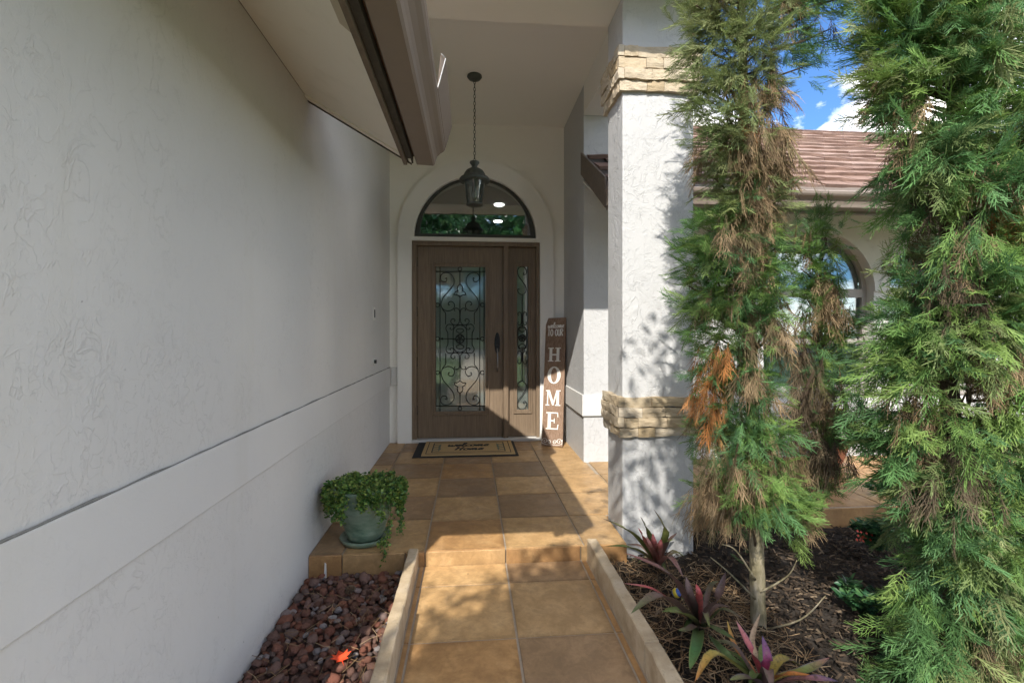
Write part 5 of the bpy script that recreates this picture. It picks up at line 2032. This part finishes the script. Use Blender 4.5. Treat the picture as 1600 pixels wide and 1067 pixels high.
GRN, DKG = (0.10, 0.145, 0.045), (0.045, 0.07, 0.035)
PNK, RED, PUR = (0.36, 0.16, 0.15), (0.40, 0.08, 0.085), (0.09, 0.055, 0.06)
MAU, ORG, YEL = (0.165, 0.105, 0.095), (0.40, 0.15, 0.04), (0.36, 0.27, 0.07)
LIM, VIO = (0.19, 0.22, 0.07), (0.10, 0.075, 0.16)
b1 = on_z(1028, 884, GND + 0.02)
t_b = 2.30
L1_ = [
    (rel(942, 810, 2.20), rel(985, 832, 2.20), 0.030, [MAU, GRN, LIM, PUR], DKG), (rel(1000, 806, 2.30), rel(1014, 836, 2.30), 0.030, [PNK, MAU, GRN, PUR], DKG),
    (rel(1021, 795, 2.42), rel(1040, 832, 2.40), 0.034, [GRN, GRN, LIM, MAU], DKG), (rel(1058, 832, 2.30), rel(1042, 850, 2.28), 0.028, [RED, MAU, MAU], PUR),
    (rel(946, 853, 2.15), rel(985, 856, 2.15), 0.028, [MAU, LIM, GRN], DKG), (rel(1068, 902, 2.02), rel(1048, 872, 2.10), 0.030, [PNK, PNK, MAU], MAU),
    (rel(997, 824, 2.22), rel(1008, 846, 2.22), 0.026, [PNK, PNK, RED], RED), (rel(1020, 833, 2.20), rel(1022, 852, 2.20), 0.030, [PNK, PNK, RED], PNK),
    (rel(1033, 842, 2.22), rel(1031, 856, 2.22), 0.030, [PNK, PNK, RED], PNK), (rel(985, 876, 2.10), rel(1000, 872, 2.12), 0.024, [MAU, PNK, GRN], DKG),
    (rel(1010, 838, 2.18), rel(1016, 856, 2.18), 0.030, [PNK, PNK, PNK], RED),
]
bromeliad('bromeliad with pink heart and green strap leaves at the foot of the column', b1, L1_)
b2 = on_z(1094, 980, GND + 0.02)
L2_ = [
    (rel(976, 863, 1.98), rel(1045, 898, 1.95), 0.040, [PUR, MAU, MAU, PNK], MAU), (rel(986, 958, 1.66), rel(1030, 932, 1.74), 0.046, [DKG, PUR, MAU, GRN], MAU),
    (rel(1034, 955, 1.72), rel(1062, 958, 1.76), 0.034, [PUR, LIM, LIM, GRN], DKG), (rel(1134, 893, 2.05), rel(1122, 935, 2.0), 0.040, [PUR, MAU, MAU, PUR], PUR),
    (rel(1072, 900, 1.95), rel(1078, 935, 1.92), 0.040, [DKG, PUR, MAU], PUR), (rel(1078, 1046, 1.55), rel(1088, 1012, 1.64), 0.040, [DKG, GRN, (0.05, 0.14, 0.05), GRN], LIM),
    (rel(1150, 1000, 1.75), rel(1120, 985, 1.80), 0.034, [DKG, GRN, DKG], DKG), (rel(974, 911, 1.96), rel(1022, 922, 1.93), 0.022, [MAU, PNK, RED, PNK], PNK),
    (rel(1088, 912, 1.90), rel(1092, 930, 1.88), 0.026, [PUR, RED, RED], RED), (rel(1060, 985, 1.72), rel(1075, 985, 1.74), 0.030, [PUR, MAU, GRN], DKG),
]
bromeliad('dark mauve bromeliad arching over the right kerb', b2, L2_)
b3 = on_z(1192, 1075, GND + 0.02)
L3_ = [
    (rel(1150, 969, 1.78), rel(1172, 1015, 1.72), 0.034, [RED, (0.45, 0.08, 0.10), PNK], VIO), (rel(1191, 993, 1.75), rel(1199, 1030, 1.70), 0.034, [RED, (0.36, 0.05, 0.13), VIO], VIO),
    (rel(1136, 968, 1.90), rel(1148, 1010, 1.82), 0.022, [PUR, ORG, ORG, YEL], DKG), (rel(1296, 1027, 1.72), rel(1262, 1048, 1.66), 0.038, [DKG, YEL, LIM, PNK], VIO),
    (rel(1086, 1064, 1.52), rel(1115, 1022, 1.60), 0.034, [DKG, LIM, YEL, ORG], DKG), (rel(1270, 1055, 1.62), rel(1232, 1054, 1.62), 0.026, [PUR, ORG, ORG], PUR),
    (rel(1258, 1045, 1.80), rel(1225, 1030, 1.76), 0.040, [DKG, YEL, YEL, DKG], DKG), (rel(1106, 990, 1.85), rel(1135, 1024, 1.74), 0.036, [DKG, GRN, DKG], GRN),
    (rel(1140, 1062, 1.48), rel(1165, 1060, 1.54), 0.034, [VIO, PUR, LIM], VIO), (rel(1310, 1064, 1.60), rel(1275, 1062, 1.58), 0.034, [PUR, PNK, VIO], VIO),
    (rel(1188, 958, 1.95), rel(1175, 1000, 1.86), 0.022, [DKG, (0.42, 0.30, 0.20), (0.5, 0.36, 0.25)], MAU),
]
bromeliad('bromeliad striped red, violet and yellow in front of the cypress trunk', b3, L3_)
bb = on_z(1057, 926, GND + 0.04)
ball = thing('striped_ball', 'small blue and yellow striped ball under the mauve bromeliad', 'ball', bb)
for nm, lo, hi, mt in (('ball_end', -90, -25, plain('ball_blue', (0.04, 0.10, 0.35), 0.3, 0.1)), ('ball_stripe', -25, 25, plain('ball_yellow', (0.70, 0.55, 0.06), 0.3, 0.1)), ('ball_end', 25, 90, bpy.data.materials['ball_blue'] if 'ball_blue' in bpy.data.materials else None)):
    if mt is None:
        mt = bpy.data.materials['ball_blue']
    pr_ = [(max(0.0005, 0.022 * math.cos(math.radians(lo + (hi - lo) * k / 6))), 0.022 * math.sin(math.radians(lo + (hi - lo) * k / 6))) for k in range(7)]
    ob_ = MB().lathe(pr_, 18, (0, 0, 0)).build(nm, mt, ball, smooth=True)
    ob_.matrix_parent_inverse = Matrix.Identity(4)
    ob_.rotation_euler = (0.6, 0.9, 0)


# ------------------------------------------------------------------ small leafy shrubs and pots on the right
def leafy(root, c, n_stem, h, spread, pal, lens, seed, templates=LEAF_LONG):
    r = random.Random(seed)
    pos, dv, ln, hu = [], [], [], []
    st = MB()
    for k in range(n_stem):
        an = r.uniform(0, 6.28)
        tip = c + Vector((math.cos(an) * spread * r.uniform(0.2, 1), math.sin(an) * spread * r.uniform(0.2, 1), h * r.uniform(0.55, 1)))
        md = c + (tip - c) * 0.5 + Vector((0, 0, h * 0.12))
        path = smooth_path([c, md, tip], 4)
        st.tube(path, 0.0025, 4)
        for p in path[2:]:
            for q in range(6):
                a2 = r.uniform(0, 6.28)
                pos.append(p)
                dv.append(Vector((math.cos(a2), math.sin(a2), r.uniform(0.0, 0.9))))
                ln.append(r.uniform(*lens))
                hu.append(pal[r.randrange(len(pal))] * r.uniform(0.8, 1.2))
    V, Q, H = place(templates, pos, dv, ln, hu)
    arr_mesh('foliage', V, Q, M['leaf'], H, root)
    st.build('stems', M['bark_brown'], root)


SHG = np.array([(0.035, 0.105, 0.045), (0.05, 0.13, 0.05), (0.025, 0.08, 0.04), (0.07, 0.15, 0.06)])
for i, (px, py, lab, hh, sp_) in enumerate(((1372, 868, 'small dark green shrub with red flowers in the bed near the tiled path', 0.20, 0.13), (1352, 968, 'low glossy green shrub in the dark mulch between the two cypresses', 0.14, 0.11),
                                             (1400, 800, 'bushy dark green shrub against the edge of the tiled path', 0.22, 0.20), (1245, 830, 'green shrub growing behind the slender cypress trunk', 0.22, 0.15))):
    c = on_z(px, py, GND)
    rt = thing('shrub', lab, 'shrub', c, 'small shrubs in the planting bed')
    leafy(rt, c, 16, hh, sp_, SHG, (0.035, 0.06), 60 + i)
    if i == 0:
        fl = MB()
        for k in range(14):
            v = at_t(1337 + RNG.uniform(-5, 28), 836 + RNG.uniform(-7, 9), c.y * 1.06)
            fl.add([v + Vector((0.008, 0, 0)), v + Vector((0, 0.004, 0.008)), v + Vector((-0.008, 0, 0)), v + Vector((0, -0.006, -0.006))], [(0, 1, 2, 3)])
        fl.build('flowers', plain('flower_red', (0.6, 0.07, 0.03), 0.5), rt)
CRO = np.array([(0.07, 0.13, 0.03), (0.16, 0.20, 0.05), (0.28, 0.24, 0.06), (0.24, 0.10, 0.05)])
for i, (px, py, lab) in enumerate(((1296, 724, 'round terracotta pot on the tiled path below the left arched window'), (1490, 738, 'terracotta pot on the tiled path behind the broad cypress'))):
    c = on_z(px, py, 0.0)
    c.y = min(c.y, 4.0)
    c.x = on_y(px, py, c.y).x
    pt = thing('terracotta_pot', lab, 'pot', (c.x, c.y, 0), 'terracotta pots by the windows')
    MB().lathe([(0.085, 0.001), (0.11, 0.06), (0.145, 0.17), (0.148, 0.175), (0.160, 0.18), (0.160, 0.215), (0.145, 0.215), (0.140, 0.19), (0.02, 0.188)], 32, (c.x, c.y, 0)).build('pot_body', M['terracotta'], pt, smooth=False)
    MB().lathe([(0.138, 0.1885), (0.01, 0.196)], 20, (c.x, c.y, 0)).build('soil', M['soil'], pt)
    pl_ = thing('croton_plant', ('mixed green and yellow leaved plant in the pot below the left window', 'mixed green and yellow leaved plant in the pot behind the broad cypress')[i], 'plant', (c.x, c.y, 0.19), 'plants in terracotta pots')
    leafy(pl_, Vector((c.x, c.y, 0.19)), 18, 0.30, 0.22, CRO, (0.05, 0.09), 80 + i)


# ------------------------------------------------------------------ the garden behind the camera: the tree that shades the walk, and trees along the road
def leaf_tree(label, base, crown_c, rad, n, seed, leaf=(0.05, 0.09), trunk_r=0.07, group='garden trees behind the viewer', shape=(1, 1, 0.8), extra=None):
    r = random.Random(seed)
    root = thing('shade_tree', label, 'tree', base, group)
    pos, dv, ln, hu = [], [], [], []
    tw_ = MB()
    top = base + (crown_c - base) * 0.8
    tw_.tube(smooth_path([base - Vector((0, 0, 0.1)), base + (crown_c - base) * 0.4 + Vector((0.05, 0, 0)), top], 6), [trunk_r * (1 - 0.04 * k) for k in range(13)], 9)
    for k in range(n // 45):
        u = Vector((r.gauss(0, 1), r.gauss(0, 1), r.gauss(0, 1))).normalized() * rad * r.uniform(0.35, 1.0)
        cc_ = crown_c
        if extra is not None and r.random() < 0.50:
            cc_ = extra[r.choice([0] * 13 + [1] * 13 + [2])]
            u *= 0.75 if cc_.z < 3.2 else 0.8
        c = cc_ + Vector((u.x * shape[0], u.y * shape[1], u.z * shape[2]))
        tw_.tube(smooth_path([top + (crown_c - top) * r.random(), (top + c) / 2 + Vector((0, 0, 0.1)), c], 3), [trunk_r * 0.28 * (1 - 0.12 * q) for q in range(7)], 5)
        for q in range(45):
            pos.append(c + Vector((r.gauss(0, 1), r.gauss(0, 1), r.gauss(0, 0.8))) * rad * 0.17)
            dv.append(Vector((r.gauss(0, 1), r.gauss(0, 1), r.gauss(-0.2, 0.6))))
            ln.append(r.uniform(*leaf))
            hu.append(SHG[r.randrange(4)] * r.uniform(1.0, 1.9))
    V, Q, H = place(LEAF_LONG, pos, dv, ln, hu)
    arr_mesh('crown', V, Q, M['leaf'], H, root)
    tw_.build('trunk', M['bark_brown'], root, smooth=True)
    return root


leaf_tree('young leafy tree on the lawn casting dappled shade over the walk', Vector((0.98, -2.15, -0.14)), Vector((-0.88, -1.98, 3.05)), 0.64, 19000, 31, (0.06, 0.10), 0.05, shape=(0.9, 1.22, 0.8), extra=(Vector((-0.32, -1.75, 3.0)), Vector((-1.22, -2.16, 3.02)), Vector((-0.10, -0.62, 3.5))))
for i, (x, y, rr2, h) in enumerate(((-6, -17, 3.2, 5.0), (-3.0, -29, 5.5, 8.5), (5.5, -16, 3.2, 4.8), (9.5, -28, 5.5, 8.0), (-12, -29, 5.5, 8.5), (3.0, -30, 5.5, 8.0))):
    leaf_tree(('leafy tree beside the drive facing the left wing', 'tall tree beyond the road facing the door', 'leafy tree beside the drive facing the planting bed', 'tall tree beyond the road at the far right', 'tall tree beyond the road at the far left', 'leafy tree beyond the road next to the tallest')[i],
              Vector((x, y, -0.2)), Vector((x, y, h)), rr2, 7600, 90 + i, (0.4, 0.7), 0.22)

for i, (x, y) in enumerate(((-6.5, -25.0), (-0.5, -29.5), (5.5, -29.0))):
    leaf_tree(('low bushy tree across the road at the left', 'low bushy tree across the road straight behind the viewer', 'low bushy tree across the road at the right')[i],
              Vector((x, y - 4, -0.2)), Vector((x, y - 4, 2.2)), 3.4, 5200, 120 + i, (0.4, 0.7), 0.16)
